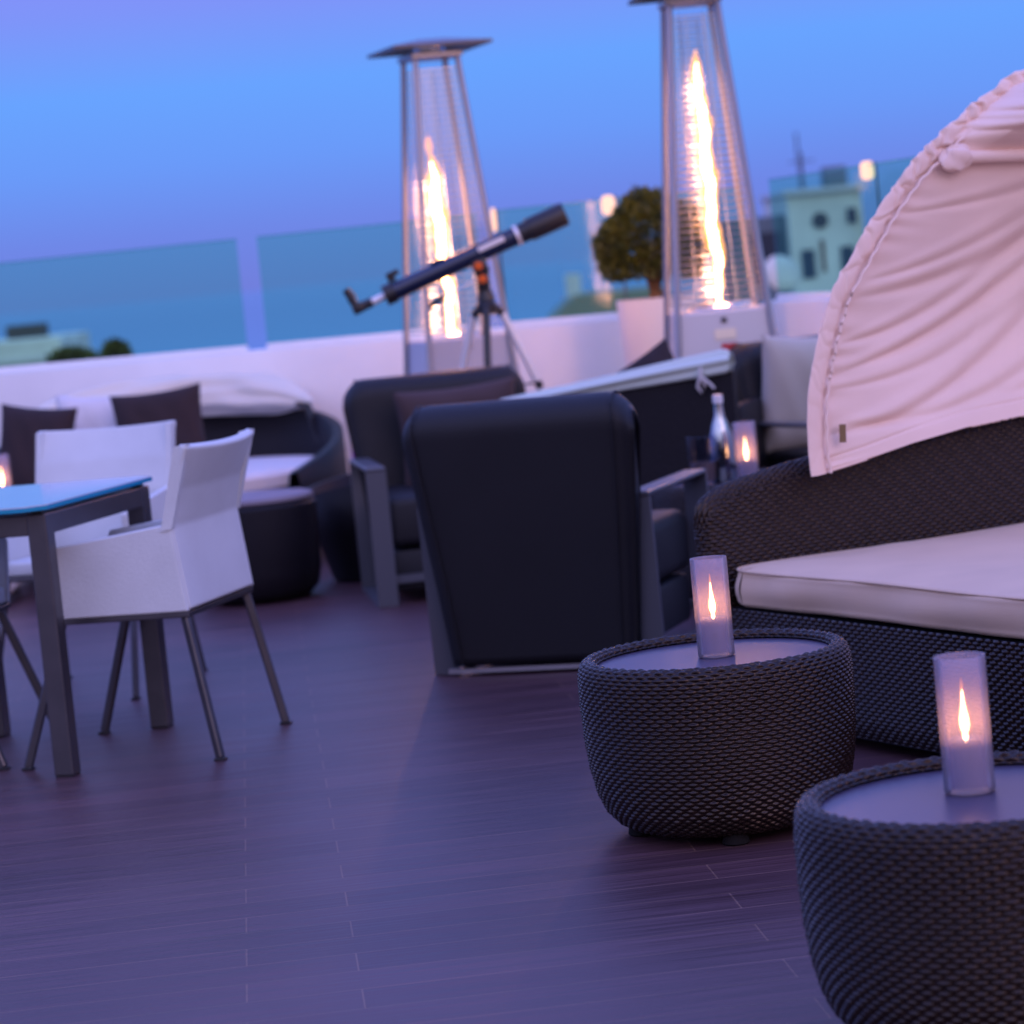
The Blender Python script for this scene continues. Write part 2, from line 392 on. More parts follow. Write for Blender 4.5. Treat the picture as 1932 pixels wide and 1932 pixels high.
# ------------------------------------------------------------------ candles
def candle(loc, rz, label):
    t = thing('candle_lamp', label, 'candle', loc, rz, 'frosted glass candle lamps')
    H_ = .217; ro = .0405
    mb = MB(); mb.lathe([(.012, .001), (ro - .002, .001), (ro, .004), (ro, H_ - .001), (ro - .001, H_), (ro - .003, H_ - .001), (ro - .0035, .008), (.012, .008)], 48)
    mb.build('glass_tube', M['frosted'], t, True)
    mb = MB(); mb.lathe([(.003, .010), (.031, .010), (.0315, .014), (.0315, .083), (.029, .085), (.008, .083), (.003, .082)], 40)
    mb.build('candle_cup', M['cup'], t, True)
    mb = MB(); mb.lathe([(.001, .083), (.0034, .086), (.0042, .090), (.0032, .094), (.0058, .100), (.0071, .108), (.0068, .116), (.0050, .126), (.0032, .136), (.0020, .146), (.0012, .156), (.0003, .163)], 20)
    fl = mb.build('flame', M['candle_flame'], t, True)
    mb = MB(); mb.lathe([(.001, .086), (.0055, .090), (.0085, .098), (.0104, .108), (.0098, .118), (.0074, .130), (.0052, .142), (.0034, .155), (.0020, .168), (.0003, .182)], 20)
    mb.build('flame_envelope', M['candle_outer'], fl, True)
    return t
def cupm():
    m = bpy.data.materials.new('ice_cup'); m.use_nodes = True
    n = m.node_tree.nodes; l = m.node_tree.links; n.remove(n["Principled BSDF"])
    tr = n.new("ShaderNodeBsdfTransparent"); tr.inputs[0].default_value = (.80, .82, 1, 1)
    df = n.new("ShaderNodeBsdfPrincipled"); df.inputs["Base Color"].default_value = (.17, .21, .44, 1); df.inputs["Roughness"].default_value = .15
    mx = n.new("ShaderNodeMixShader"); mx.inputs[0].default_value = .55; l.new(tr.outputs[0], mx.inputs[1]); l.new(df.outputs[0], mx.inputs[2])
    l.new(mx.outputs[0], n["Material Output"].inputs[0]); return m
M['cup'] = cupm()
cd = candle((.415, 6.14, .3745), 0, 'frosted glass candle on the farther round wicker table beside the cream cushion')
def place_candle(x, y, z, label):
    c = copy_tree(cd); c.location = (x, y, z); c['label'] = label; return c
place_candle(.676, 4.405, .3745, 'largest frosted glass candle, on the nearest round table at lower right')
place_candle(.842, 9.98, .4165, 'frosted glass candle beside the shiny bottle')
place_candle(-2.21, 12.40, .431, 'candle on the white pouf at the left edge of the photo')

# ------------------------------------------------------------------ daybed on the right
db = thing('canopy_daybed', 'large dark wicker daybed with cream cushion and gathered cream canopy on the right', 'daybed', (.54, 7.36, 0), 0)
yaw = R(25); e2 = np.array([math.cos(yaw), math.sin(yaw), 0]); e1 = np.array([math.sin(yaw + R(2)), -math.cos(yaw + R(2)), 0]); ez = np.array([0, 0, 1.0]); nb = np.array([-math.sin(yaw), math.cos(yaw), 0])
LB, LS = 1.95, 1.75
def path_arc(pts, rad, step):
    """closed polygon pts with rounded corners -> dense points, outward normals, arc length"""
    out = []
    n = len(pts)
    for i in range(n):
        p0 = np.array(pts[i - 1][:2]); p = np.array(pts[i][:2]); p1 = np.array(pts[(i + 1) % n][:2])
        a = (p0 - p) / np.linalg.norm(p0 - p); b = (p1 - p) / np.linalg.norm(p1 - p)
        rr = rad[i]; ang = math.acos(np.clip(a @ b, -1, 1)); d = rr / math.tan(ang / 2)
        s_, e_ = p + a * d, p + b * d
        bis = (a + b) / np.linalg.norm(a + b); c = p + bis * rr / math.sin(ang / 2)
        v0 = s_ - c; v1 = e_ - c; t0 = math.atan2(v0[1], v0[0]); t1 = math.atan2(v1[1], v1[0])
        dt = (t1 - t0 + math.pi) % (2 * math.pi) - math.pi
        for k in range(13): tt = t0 + dt * k / 12; out.append(c + rr * np.array([math.cos(tt), math.sin(tt)]))
    out.append(out[0]); out = np.array(out)
    keep = np.r_[True, np.linalg.norm(np.diff(out, axis=0), axis=1) > 1e-6]; out = out[keep]
    sl = np.r_[0, np.cumsum(np.linalg.norm(np.diff(out, axis=0), axis=1))]
    m = int(sl[-1] / step); ss = np.linspace(0, sl[-1], m)
    P = np.stack([np.interp(ss, sl, out[:, 0]), np.interp(ss, sl, out[:, 1])], -1)
    T = np.gradient(P, axis=0); T /= np.linalg.norm(T, axis=1)[:, None]
    Nn = np.stack([T[:, 1], -T[:, 0]], -1)
    ctr = out.mean(0)
    if ((P - ctr) * Nn).sum() < 0: Nn = -Nn
    return P, Nn, ss
def rect(o1, o2, w1, w2):   # offsets along e2 (start), e1 (start); lengths
    A = e2[:2] * o1 + e1[:2] * o2
    return [A, A + e2[:2] * w1, A + e2[:2] * w1 + e1[:2] * w2, A + e1[:2] * w2]
# base box
P, Nn, ss = path_arc(rect(-.015, -.09, LB, LS + .09), [.09] * 4, .0034)
zz = np.arange(.035, .325, .0098 / 6)
SS, ZZ = np.meshgrid(ss, zz, indexing='ij')
hh = weave(SS, ZZ, .0098, .031) * .0056
inset = -.02 * np.clip((.09 - ZZ) / .06, 0, 1) ** 2
G3 = np.stack([P[:, None, 0] + Nn[:, None, 0] * (hh + inset), P[:, None, 1] + Nn[:, None, 1] * (hh + inset), ZZ], -1)
gridmesh('woven_base', G3, M['wicker'], db)
mb = MB(); q = [tuple(p) for p in rect(.01, -.07, LB - .05, LS + .05)]; mb.prism(q, 'z', .03, .318); mb.build('base_deck', M['black'], db)
for a_, b_ in ((.12, .1), (LB - .15, .1), (.12, LS - .12), (LB - .15, LS - .12)):
    p = e2[:2] * a_ + e1[:2] * b_; mb = MB(); mb.lathe([(.025, 0), (.03, .032)], 16, (p[0], p[1], 0)); mb.build('foot', M['rubber'], db, True)
# back wall: stadium-shaped plan, rim height rising to the right
def hwall(s):  # s along e2 from the left end
    s = np.asarray(s, float)
    base = np.interp(s, [-.05, -.02, .03, .09, .25, .6, 1.0, 1.4, 1.9], [.545, .595, .622, .637, .662, .70, .733, .70, .66])
    return base
P, Nn, ss = path_arc(rect(-.045, -.085, LB + .03, .075), [.0365] * 4, .0034)
sloc = P @ e2[:2]
hz = hwall(sloc)
nz_ = int((.74 - .30) / .0064 * 4.5)
K = np.arange(nz_) * .0098 / 6 + .30
SS, ZZ = np.meshgrid(ss, K, indexing='ij')
hh = weave(SS, ZZ, .0098, .031) * .0056
over = np.clip(ZZ - (hz[:, None] - .022), 0, None)
ZC = np.minimum(ZZ, hz[:, None] - .022)
inw = np.where(over > 0, -.03, 0)
G3 = np.stack([P[:, None, 0] + Nn[:, None, 0] * (hh * (over <= 0) + inw), P[:, None, 1] + Nn[:, None, 1] * (hh * (over <= 0) + inw), ZC], -1)
bw = gridmesh('woven_back', G3, M['wicker'], db)
# rolled rim of the back with wrapped strands
sr = np.arange(-.012, LB - .06, .0026); nc = 28
cy = -.0475
C = e2[None, :] * sr[:, None] + e1[None, :] * cy
C[:, 2] = hwall(sr) - .024
# extend the rim down the left end
down = np.arange(.32, C[0, 2], .0026)
Cd = np.tile(e2 * -.012 + e1 * cy, (len(down), 1)); Cd[:, 2] = down
C = np.vstack([Cd, C])
for _ in range(60): C[1:-1] = (C[:-2] + 2 * C[1:-1] + C[2:]) / 4
T = np.gradient(C, axis=0); T /= np.linalg.norm(T, axis=1)[:, None]
U = np.tile(nb, (len(C), 1)); Wd = np.cross(T, U)
sl = np.r_[0, np.cumsum(np.linalg.norm(np.diff(C, axis=0), axis=1))]
ph = np.linspace(0, 2 * np.pi, nc * 6, endpoint=False)
SL, PH = np.meshgrid(sl, ph, indexing='ij')
rr = .033 + weave(SL, PH * .034 + 0, .0070, .028) * .0050
G3 = C[:, None, :] + rr[..., None] * (np.cos(PH)[..., None] * U[:, None, :] + np.sin(PH)[..., None] * Wd[:, None, :])
gridmesh('rolled_rim', G3, M['wicker'], bw, wrap_v=True)

# cushion: rounded rectangle pad with crowned top and seam
def pad(poly, rads, z0, z1, name, m, parent, rnd=.02, crown=.018, seam=True):
    P, Nn, ss = path_arc(poly, rads, .02)
    ctr = P.mean(0)
    prof = []
    nz = 14
    for k in range(nz + 1):
        a = math.pi / 2 * k / nz; prof.append((-rnd * (1 - math.sin(a)), z0 + rnd * (1 - math.cos(a))))
    bulge = .006
    for k in range(1, 10):
        f = k / 10; prof.append((bulge * math.sin(math.pi * f), z0 + rnd + (z1 - z0 - 2 * rnd) * f))
    for k in range(nz + 1):
        a = math.pi / 2 * k / nz; prof.append((-rnd * (1 - math.cos(a)), z1 - rnd * (1 - math.sin(a))))
    rows = []
    for off, z in prof:
        wob = .0035 * np.sin(ss * 9 + z * 40) + .002 * np.sin(ss * 23 + 1)
        rows.append(np.stack([P[:, 0] + Nn[:, 0] * (off + wob), P[:, 1] + Nn[:, 1] * (off + wob), np.full(len(P), z) + .002 * np.sin(ss * 7)], -1))
    for f in np.linspace(.98, 0.0, 30):
        x = ctr + (P - ctr) * f - Nn * rnd * f
        zc = z1 + crown * (1 - f ** 3) + .003 * np.sin(x[:, 0] * 14 + x[:, 1] * 9)
        rows.append(np.stack([x[:, 0], x[:, 1], zc], -1))
    G3 = np.stack(rows, 1)
    return gridmesh(name, G3, m, parent)
cu = pad(rect(0.0, 0.005, LB - .08, LS - .02), [.07] * 4, .326, .425, 'seat_cushion', M['cushion'], db, rnd=.018, crown=.015)
# piping round the top edge of the cushion
P, Nn, ss = path_arc(rect(0.0, 0.005, LB - .08, LS - .02), [.07] * 4, .02)
mb = MB(); mb.tube([(p[0] - n_[0] * .002, p[1] - n_[1] * .002, .421 + .002 * math.sin(s_ * 7)) for p, n_, s_ in zip(P, Nn, ss)], .0032, 8, False); mb.build('piping', M['cushion'], cu, True)

# canopy: hood sheet from the hem on the back wall up to the arch
edge = np.array([(.276, .640), (.272, .70), (.276, .772), (.287, .856), (.326, .978), (.380, 1.100), (.474, 1.218), (.550, 1.311), (.643, 1.402), (.716, 1.454), (.808, 1.519), (.899, 1.570), (.982, 1.615), (1.067, 1.639), (1.2, 1.665)])
hem = lambda s: np.interp(s, [.27, .42, .573, .76, .979, 1.3, 1.65], [.640, .662, .690, .715, .730, .70, .66])
el = np.r_[0, np.cumsum(np.linalg.norm(np.diff(edge, axis=0), axis=1))]
NU, NV = 420, 330
us = np.linspace(0, el[-1], NU)
es_ = np.interp(us, el, edge[:, 0]); ez_ = np.interp(us, el, edge[:, 1])
for _ in range(30):
    es_[1:-1] = (es_[:-2] + 2 * es_[1:-1] + es_[2:]) / 4; ez_[1:-1] = (ez_[:-2] + 2 * ez_[1:-1] + ez_[2:]) / 4
# sheet param: columns run from the edge (v=0) to the right side (v=1, s=1.65) ; row u=0 follows the hem
vv = np.linspace(0, 1, NV) ** 1.25
Uf = us / us[-1]
sR = 1.68
es0 = es_ - .014
Sg = es0[:, None] + (sR - es0[:, None]) * vv[None, :]
zr = .66 + (1.60 - .66) * Uf                      # heights on the right side
hz_row = hem(Sg)
zlin = ez_[:, None] * (1 - vv[None, :]) + zr[:, None] * vv[None, :]
# let the lowest rows blend into the hem curve
w0 = (1 - Uf[:, None]) ** 6
arch = .10 * np.sin(np.pi * vv)[None, :] * np.clip(Uf[:, None] * 1.1 - .55, 0, 1)
Zg = zlin * (1 - w0) + hz_row * w0 + arch
def fold(sx, zx):
    """drape folds fanning up to the right from the lower left edge"""
    d = np.zeros_like(sx)
    # (s0,z0) start, (s1,z1) end, depth, width, curvature
    for (s0, z0, s1, z1, dep, wd, cv) in [(.30, .74, 1.15, 1.08, .024, .030, -.09), (.36, .76, 1.2, .93, .018, .026, -.07), (.36, .90, 1.2, 1.22, .024, .026, -.055),
                                          (.42, 1.09, 1.2, 1.26, .020, .030, -.04), (.46, 1.13, 1.2, 1.34, .014, .022, -.04), (.34, .97, .9, 1.12, .014, .020, -.03),
                                          (.30, .86, 1.0, 1.02, .010, .02, -.05), (.60, 1.30, 1.2, 1.37, .010, .018, -.015), (.9, .78, 1.3, .90, .018, .03, -.02),
                                          (.86, 1.545, 1.3, 1.53, .018, .014, .0), (.83, 1.50, 1.3, 1.485, .018, .014, .0), (.95, 1.59, 1.3, 1.58, .014, .012, .0)]:
        dx, dz = s1 - s0, z1 - z0; ln = math.hypot(dx, dz); tx, tz = dx / ln, dz / ln
        a = ((sx - s0) * tx + (zx - z0) * tz) / ln
        bq = -(sx - s0) * tz + (zx - z0) * tx - cv * 4 * a * (1 - a)
        env = np.clip(a * 3.5, 0, 1) ** .8 * (a > 0)
        ww = wd * (.35 + .9 * np.clip(a, 0, 1.5))
        d -= dep * env * np.exp(-(bq / ww) ** 2) * 1.0
        d += dep * .55 * env * np.exp(-((bq - 1.6 * ww) / (1.2 * ww)) ** 2)
    return d
D_ = fold(Sg, Zg)
dist = Sg - es_[:, None]
puck = .006 * np.sin(us[:, None] * 95 + 3 * np.sin(us[:, None] * 17)) * np.exp(-(dist / .05) ** 1.0)
# hood volume: lower panel hollows away from the seat, the part above the rib leans forward over it
ribz = 1.445 - .035 * (Sg - .80)
lean = np.clip(Zg - ribz, 0, None)
hollow = .10 * np.sin(np.clip((Zg - .66) / .8, 0, 1) * np.pi) * np.clip(dist / .5, 0, 1)
off = .058 - hollow * 1.0 + lean * 1.5 * np.clip(dist / .12, 0, 1) + D_ * .64 + puck   # + is towards the viewer
ribr = .012 * np.exp(-((Zg - ribz) / .012) ** 2) * (Sg > .79)
off = off + ribr + .0015 * rng.standard_normal(off.shape) * 0
hemroll = .006 * np.exp(-((Zg - (hz_row + .035)) / .004) ** 2) * (w0 > .01)
off = off - hemroll * .6
G3 = e2[None, None, :] * Sg[..., None] - nb[None, None, :] * off[..., None] + ez[None, None, :] * Zg[..., None]
cn = gridmesh('canopy', G3, M['canopy'], db)
md = cn.modifiers.new('thick', 'SOLIDIFY'); md.thickness = .003
# rib sleeve across the hood
srb = np.linspace(.80, 1.64, 60)
mb = MB()
ptsr = []
for s_ in srb:
    z_ = 1.445 - .035 * (s_ - .80) - .012
    o_ = .052 - .10 * math.sin(min(max((z_ - .66) / .8, 0), 1) * math.pi) * min((s_ - .79) / .5, 1) + .028
    ptsr.append(tuple(e2 * s_ - nb * o_ + ez * z_))
mb.tube(ptsr, .017, 12); mb.build('rib_sleeve', M['canopy'], cn, True)
# gathered, piped border along the arch
nE = 900; ue = np.linspace(0.0, el[-1], nE)
ce = np.interp(ue, us, es_); cz = np.interp(ue, us, ez_)
Cc = e2[None, :] * ce[:, None] - nb[None, :] * .066 + ez[None, :] * cz[:, None]
T = np.gradient(Cc, axis=0); T /= np.linalg.norm(T, axis=1)[:, None]
Uo = np.tile(-nb, (nE, 1)); Wo = np.cross(T, Uo)
if (Wo[100] @ e2) > 0: Wo = -Wo      # Wo points outwards (to the left)
nc = 40; ph = np.linspace(0, 2 * np.pi, nc, endpoint=False)
UE, PH = np.meshgrid(ue, ph, indexing='ij')
rg = np.random.default_rng(3)
grow = np.interp(ue, [0, .15, .4, .7, .9, 1.05, 1.7], [.10, .14, .25, .65, 1.0, 1.2, 1.3])[:, None]
ac = np.cos(PH)                                   # across the band
rw = np.full_like(UE, .0235); puckr = np.zeros_like(UE); cen = np.full_like(UE, .008)
pos = []; u_ = .05
while u_ < el[-1]:
    pos.append(u_); u_ += rg.uniform(.022, .075)
for u0 in pos:
    sl_ = rg.uniform(-.030, .030); w_ = rg.uniform(.006, .014); am = rg.uniform(.4, 1.0)
    dd = UE - u0 - sl_ * ac - .006 * np.sin(ac * 3 + u0 * 50)
    puckr -= grow * am * .010 * np.exp(-np.abs(dd / w_) ** 1.3)
    puckr += grow * am * .005 * np.exp(-((dd - 2.0 * w_) / (1.3 * w_)) ** 2)
    rw -= grow * am * .0065 * np.exp(-((UE - u0) / (w_ * 1.6)) ** 2)
rw += .003 * grow * np.sin(UE * 29 + 2 * np.sin(UE * 11))
rt = .0050 + .0015 * grow
G3 = Cc[:, None, :] + (rw * ac + cen)[..., None] * Wo[:, None, :] + (rt * np.sin(PH) + puckr)[..., None] * Uo[:, None, :]
gridmesh('gathered_border', G3, M['canopy'], cn, wrap_v=True)
# cord along the inside of the border
mb = MB(); mb.tube([tuple(Cc[i] - Wo[i] * (.022 + .002 * math.sin(ue[i] * 120)) + Uo[i] * .012) for i in range(0, nE, 5)], .0042, 8); mb.build('border_cord', M['canopy'], cn, True)
# twisted knot of cloth where the rib meets the arch
th = np.linspace(0, 2 * np.pi, 72, endpoint=False); lat = np.linspace(.02, np.pi - .02, 48)
TH, LA = np.meshgrid(th, lat, indexing='ij')
rad = 1 + .11 * np.sin(TH * 4 + LA * 2.2) + .05 * np.sin(TH * 7 - LA * 3)
kx = .058 * rad * np.sin(LA) * np.cos(TH); kz = .034 * rad * np.cos(LA); ky = .020 * rad * np.sin(LA) * np.sin(TH)
kc = e2 * .765 + ez * 1.432 - nb * .085
tl_ = R(38)
G3 = kc + (kx * math.cos(tl_) - kz * math.sin(tl_))[..., None] * e2 + (kx * math.sin(tl_) * .6 + kz * math.cos(tl_))[..., None] * ez - ky[..., None] * nb
gridmesh('cloth_knot', G3, M['canopy'], cn, wrap_u=True)
# small stitched tag near the lower corner
mb = MB(); c_ = e2 * .338 + ez * .742 - nb * .088
mb.box(tuple(c_), (.020, .003, .048), Matrix.Rotation(yaw, 3, 'Z') @ Matrix.Rotation(R(4), 3, 'Y'), bev=.001); mb.build('stitched_tag', M['tan_metal'], cn)

# ------------------------------------------------------------------ dining chairs and table
def dining_chair(loc, rz, label):
    t = thing('dining_chair', label, 'chair', loc, rz, 'white dining armchairs round the glass table')
    w = .255
    # backrest sheet: concave, kinked at arm height
    nx, nz = 30, 40
    X, Zc = np.meshgrid(np.linspace(-w, w, nx), np.linspace(.415, .865, nz), indexing='ij')
    Y = np.interp(Zc, [.415, .645, .75, .865], [-.205, -.178, -.202, -.250])
    bow = (1 - (X / w) ** 2)
    Y = Y - .030 * bow * np.interp(Zc, [.415, .65, .865], [0, .3, 1])
    Zt = Zc - .010 * bow * np.interp(Zc, [.415, .75, .865], [0, 0, 1])
    flare = np.interp(Zc, [.415, .65, .865], [0, .005, .018])
    Xf = X * (1 + flare / w)
    o = gridmesh('backrest', np.stack([Xf, Y, Zt], -1), M['textile'], t)
    md = o.modifiers.new('thick', 'SOLIDIFY'); md.thickness = .026; md.offset = 0
    mdb = o.modifiers.new('edge', 'BEVEL'); mdb.width = .006; mdb.segments = 2; mdb.limit_method = 'ANGLE'
    # flanges of the back's side edges, folded forward
    for s in (-1, 1):
        mb = MB(); mb.prism([(-.193, .64), (-.160, .635), (-.222, .862), (-.262, .866)], 'x', s * w - .012 + s * .004, s * w + .012 + s * .004)
        mb.build('back_wing', M['textile'], t)
        mb = MB(); mb.prism([(-.213, .412), (.200, .412), (.214, .592), (.210, .604), (-.165, .652), (-.188, .648)], 'x', s * w - .0125, s * w + .0125)
        oo = mb.build('arm_panel', M['textile'], t)
        mdb = oo.modifiers.new('edge', 'BEVEL'); mdb.width = .005; mdb.segments = 2
    mb = MB(); mb.box((0, -.003, .437), (2 * w - .026, .40, .05), bev=.012, seg=3); mb.build('seat', M['textile'], t, True)
    mb = MB(); mb.box((0, -.005, .403), (2 * w + .01, .415, .016), bev=.003); mb.build('seat_frame', M['steel'], t)
    for sx in (-1, 1):
        for sy, y0, y1 in ((-1, -.195, -.265), (1, .170, .305)):
            mb = MB(); mb.bar((sx * (w + .018), y1, 0.006), (sx * (w - .012), y0, .396), .021, .025, bev=.004); lg = mb.build('leg', M['steel'], t)
            mb = MB(); mb.box((sx * (w + .018), y1, .004), (.026, .032, .008), bev=.002); mb.build('glide', M['black'], lg)
    return t
c0 = dining_chair((-1.04, 7.98, 0), R(75), 'white armchair seen from behind, pulled up to the right side of the glass table')
c1 = copy_tree(c0); c1.scale = (.92, .97, .985); c1.location = (-1.405, 9.33, 0); c1.rotation_euler = (0, 0, R(163)); c1['label'] = 'white armchair on the far side of the glass table, in front of the dark pillows'
c2 = copy_tree(c0); c2.location = (-1.745, 8.15, 0); c2.rotation_euler = (0, 0, R(-98)); c2['label'] = 'white armchair at the left side of the glass table, only its legs in the photo'

tb = thing('glass_table', 'square dining table with frosted glass top and brushed steel legs at the left edge', 'table', (-1.437, 8.055, 0), R(-14))
M['glasstop'] = mat('frosted_glass_top', (.46, .55, .66), .12, spec=.9)
M['cyanedge'] = mat('cyan_glass_edge', (.01, .26, .42), .15)
hx, hy = .300, .445; cc = .05
poly = [(-hx + cc, -hy), (hx - cc, -hy), (hx, -hy + cc), (hx, hy - cc), (hx - cc, hy), (-hx + cc, hy), (-hx, hy - cc), (-hx, -hy + cc)]
mb = MB(); mb.prism(poly, 'z', .742, .7455); mb.build('glass_top', M['glasstop'], tb)
poly2 = [(x * 1.003, y * 1.003) for x, y in poly]
mb = MB(); mb.prism(poly2, 'z', .731, .7418); mb.build('glass_edge', M['cyanedge'], tb)
lx, ly = .262, .365
for sx in (-1, 1):
    for sy in (-1, 1):
        mb = MB(); mb.box((sx * lx, sy * ly, .362), (.056, .056, .716), bev=.004); lg = mb.build('leg', M['steel'], tb)
        mb = MB(); mb.box((sx * lx, sy * ly, .004), (.050, .050, .008)); mb.build('foot_cap', M['black'], lg)
        mb = MB(); mb.box((sx * lx, sy * ly, .7255), (.03, .03, .011)); mb.build('spacer', M['black'], tb)
for s in (-1, 1):
    mb = MB(); mb.box((s * lx, 0, .690), (.05, 2 * ly - .057, .056), bev=.003); mb.build('apron', M['steel'], tb)
    mb = MB(); mb.box((0, s * ly, .690), (2 * lx - .057, .05, .056), bev=.003); mb.build('apron', M['steel'], tb)

# ------------------------------------------------------------------ lounge armchairs
def lounge_chair(loc, rz, label):
    t = thing('lounge_armchair', label, 'armchair', loc, rz, 'charcoal lounge armchairs')
    # padded back: tapered slab with rounded top, curved in section; local y=0 is its rear foot
    nx, na = 48, 96
    wz = lambda z: np.interp(z, [.03, .3, .6, .78, .855], [.302, .328, .360, .376, .368])
    # closed section in (y,z): up the rear face, over the top, down the front
    sec = []
    for k in range(30): f = k / 29; sec.append((-.005 - .035 * math.sin(f * 1.6) - .06 * f ** 2, .035 + .735 * f))
    for k in range(1, 16): a = math.pi * k / 15; sec.append((-.01 - .09 * math.cos(a), .77 + .085 * math.sin(a) ** .9 if math.sin(a) > 0 else .77))
    for k in range(1, 30): f = k / 29; sec.append((.08 + .05 * f, .77 - .735 * f))
    sec = np.array(sec)
    xs = np.linspace(-1, 1, nx)
    rows = []
    for u in xs:
        # shrink the section near the two sides for a soft rounded edge, keep the top corner rounded
        edge_ = (1 - abs(u) ** 10) ** .35 if abs(u) < 1 else 0.0
        cyy = np.interp(sec[:, 1], [.03, .86], [.045, -.02])
        y = cyy + (sec[:, 0] - cyy) * (.35 + .65 * edge_)
        drop = .060 * np.clip((abs(u) - .78) / .22, 0, 1) ** 2.2
        z = np.where(sec[:, 1] > .6, sec[:, 1] - drop * (sec[:, 1] - .6) / .255, sec[:, 1])
        rows.append(np.stack([u * wz(sec[:, 1]), y, z], -1))
    G3 = np.stack(rows, 0)
    V = G3.reshape(-1, 3); ns = len(sec); F = []
    for i in range(nx - 1):
        for j in range(ns):
            F.append((i * ns + j, (i + 1) * ns + j, (i + 1) * ns + (j + 1) % ns, i * ns + (j + 1) % ns))
    F.append(tuple(range(ns))[::-1]); F.append(tuple((nx - 1) * ns + j for j in range(ns)))
    npmesh('backrest', V, F, M['charcoal'], t)
    for s in (-1, 1):
        mb = MB(); mb.tube([(s * .86 * float(wz(z_)), y_ - .001, z_) for y_, z_ in [(float(a_), float(b_)) for a_, b_ in sec[:40]]], .0032, 8); mb.build('back_seam', M['charcoal'], t, True)
    mb = MB(); mb.box((0, .40, .32), (.62, .62, .20), bev=.04, seg=4); mb.build('seat_cushion', M['charcoal'], t, True)
    mb = MB(); mb.box((0, .40, .13), (.60, .58, .16), bev=.02, seg=2); mb.build('seat_base', M['charcoal'], t, True)
    for s in (-1, 1):
        x = s * .340
        mb = MB()
        mb.bar((x, .065, .002), (x, .045, .525), .078, .016)
        mb.box((x, .385, .533), (.078, .70, .016), bev=.006)
        mb.bar((x, .725, .002), (x, .727, .525), .078, .016)
        mb.box((x, .395, .008), (.078, .655, .014))
        mb.build('arm_frame', M['grey_frame'], t)
    mb = MB(); mb.box((0, .012, .018), (.625, .02, .014)); mb.build('rear_rail', M['post'], t)
    mb = MB(); mb.box((0, .70, .10), (.625, .02, .03)); mb.build('front_rail', M['grey_frame'], t)
    return t
l0 = lounge_chair((.050, 8.69, 0), R(-19), 'large charcoal lounge armchair with its back to the viewer, centre of the terrace')
l1 = copy_tree(l0); l1.location = (-.27, 11.60, 0); l1.rotation_euler = (0, 0, R(188)); l1['label'] = 'charcoal lounge armchair with a brown pillow, behind the one seen from the back'
l2 = copy_tree(l0); l2.location = (1.27, 11.62, 0); l2.rotation_euler = (0, 0, R(205)); l2['label'] = 'charcoal lounge armchair holding a beige pillow, beside the tan canopy'

def pillow(w, h, th, m, loc, rot, label, group=None):
    n = 40; u = np.linspace(-1, 1, n)
    U, Vv = np.meshgrid(u, u, indexing='ij')
    sx = U * w / 2 * (1 - .075 * (1 - Vv ** 2)); sz = Vv * h / 2 * (1 - .075 * (1 - U ** 2))
    b_ = (1 - U ** 4) * (1 - Vv ** 4)
    ty = th / 2 * np.clip(b_, 0, 1) ** .55 + .004 * np.sin(U * 9 + Vv * 5) * b_
    top = np.stack([sx, ty, sz], -1); bot = np.stack([sx, -ty, sz], -1)
    V = np.vstack([top.reshape(-1, 3), bot.reshape(-1, 3)]); F = []
    for i in range(n - 1):
        for j in range(n - 1):
            a = i * n + j; F.append((a, a + n, a + n + 1, a + 1)); a += n * n; F.append((a, a + 1, a + n + 1, a + n))
    o = npmesh('pillow', V, F, m)
    bm = bmesh.new(); bm.from_mesh(o.data); bmesh.ops.remove_doubles(bm, verts=bm.verts, dist=.0008); bmesh.ops.recalc_face_normals(bm, faces=bm.faces); bm.to_mesh(o.data); bm.free()
    o.data.shade_smooth()
    o.location = loc; o.rotation_euler = rot
    return tag(o, label, 'pillow', group)
pillow(.50, .42, .14, M['taupe_fabric'], (-.18, 11.40, .60), (R(8), R(-2), R(6)), 'brown pillow leaning on the back of the second charcoal armchair')
pillow(.44, .50, .15, M['beige_fabric'], (1.235, 11.44, .63), (R(10), R(3), R(22)), 'beige square pillow in the armchair beside the tan canopy')

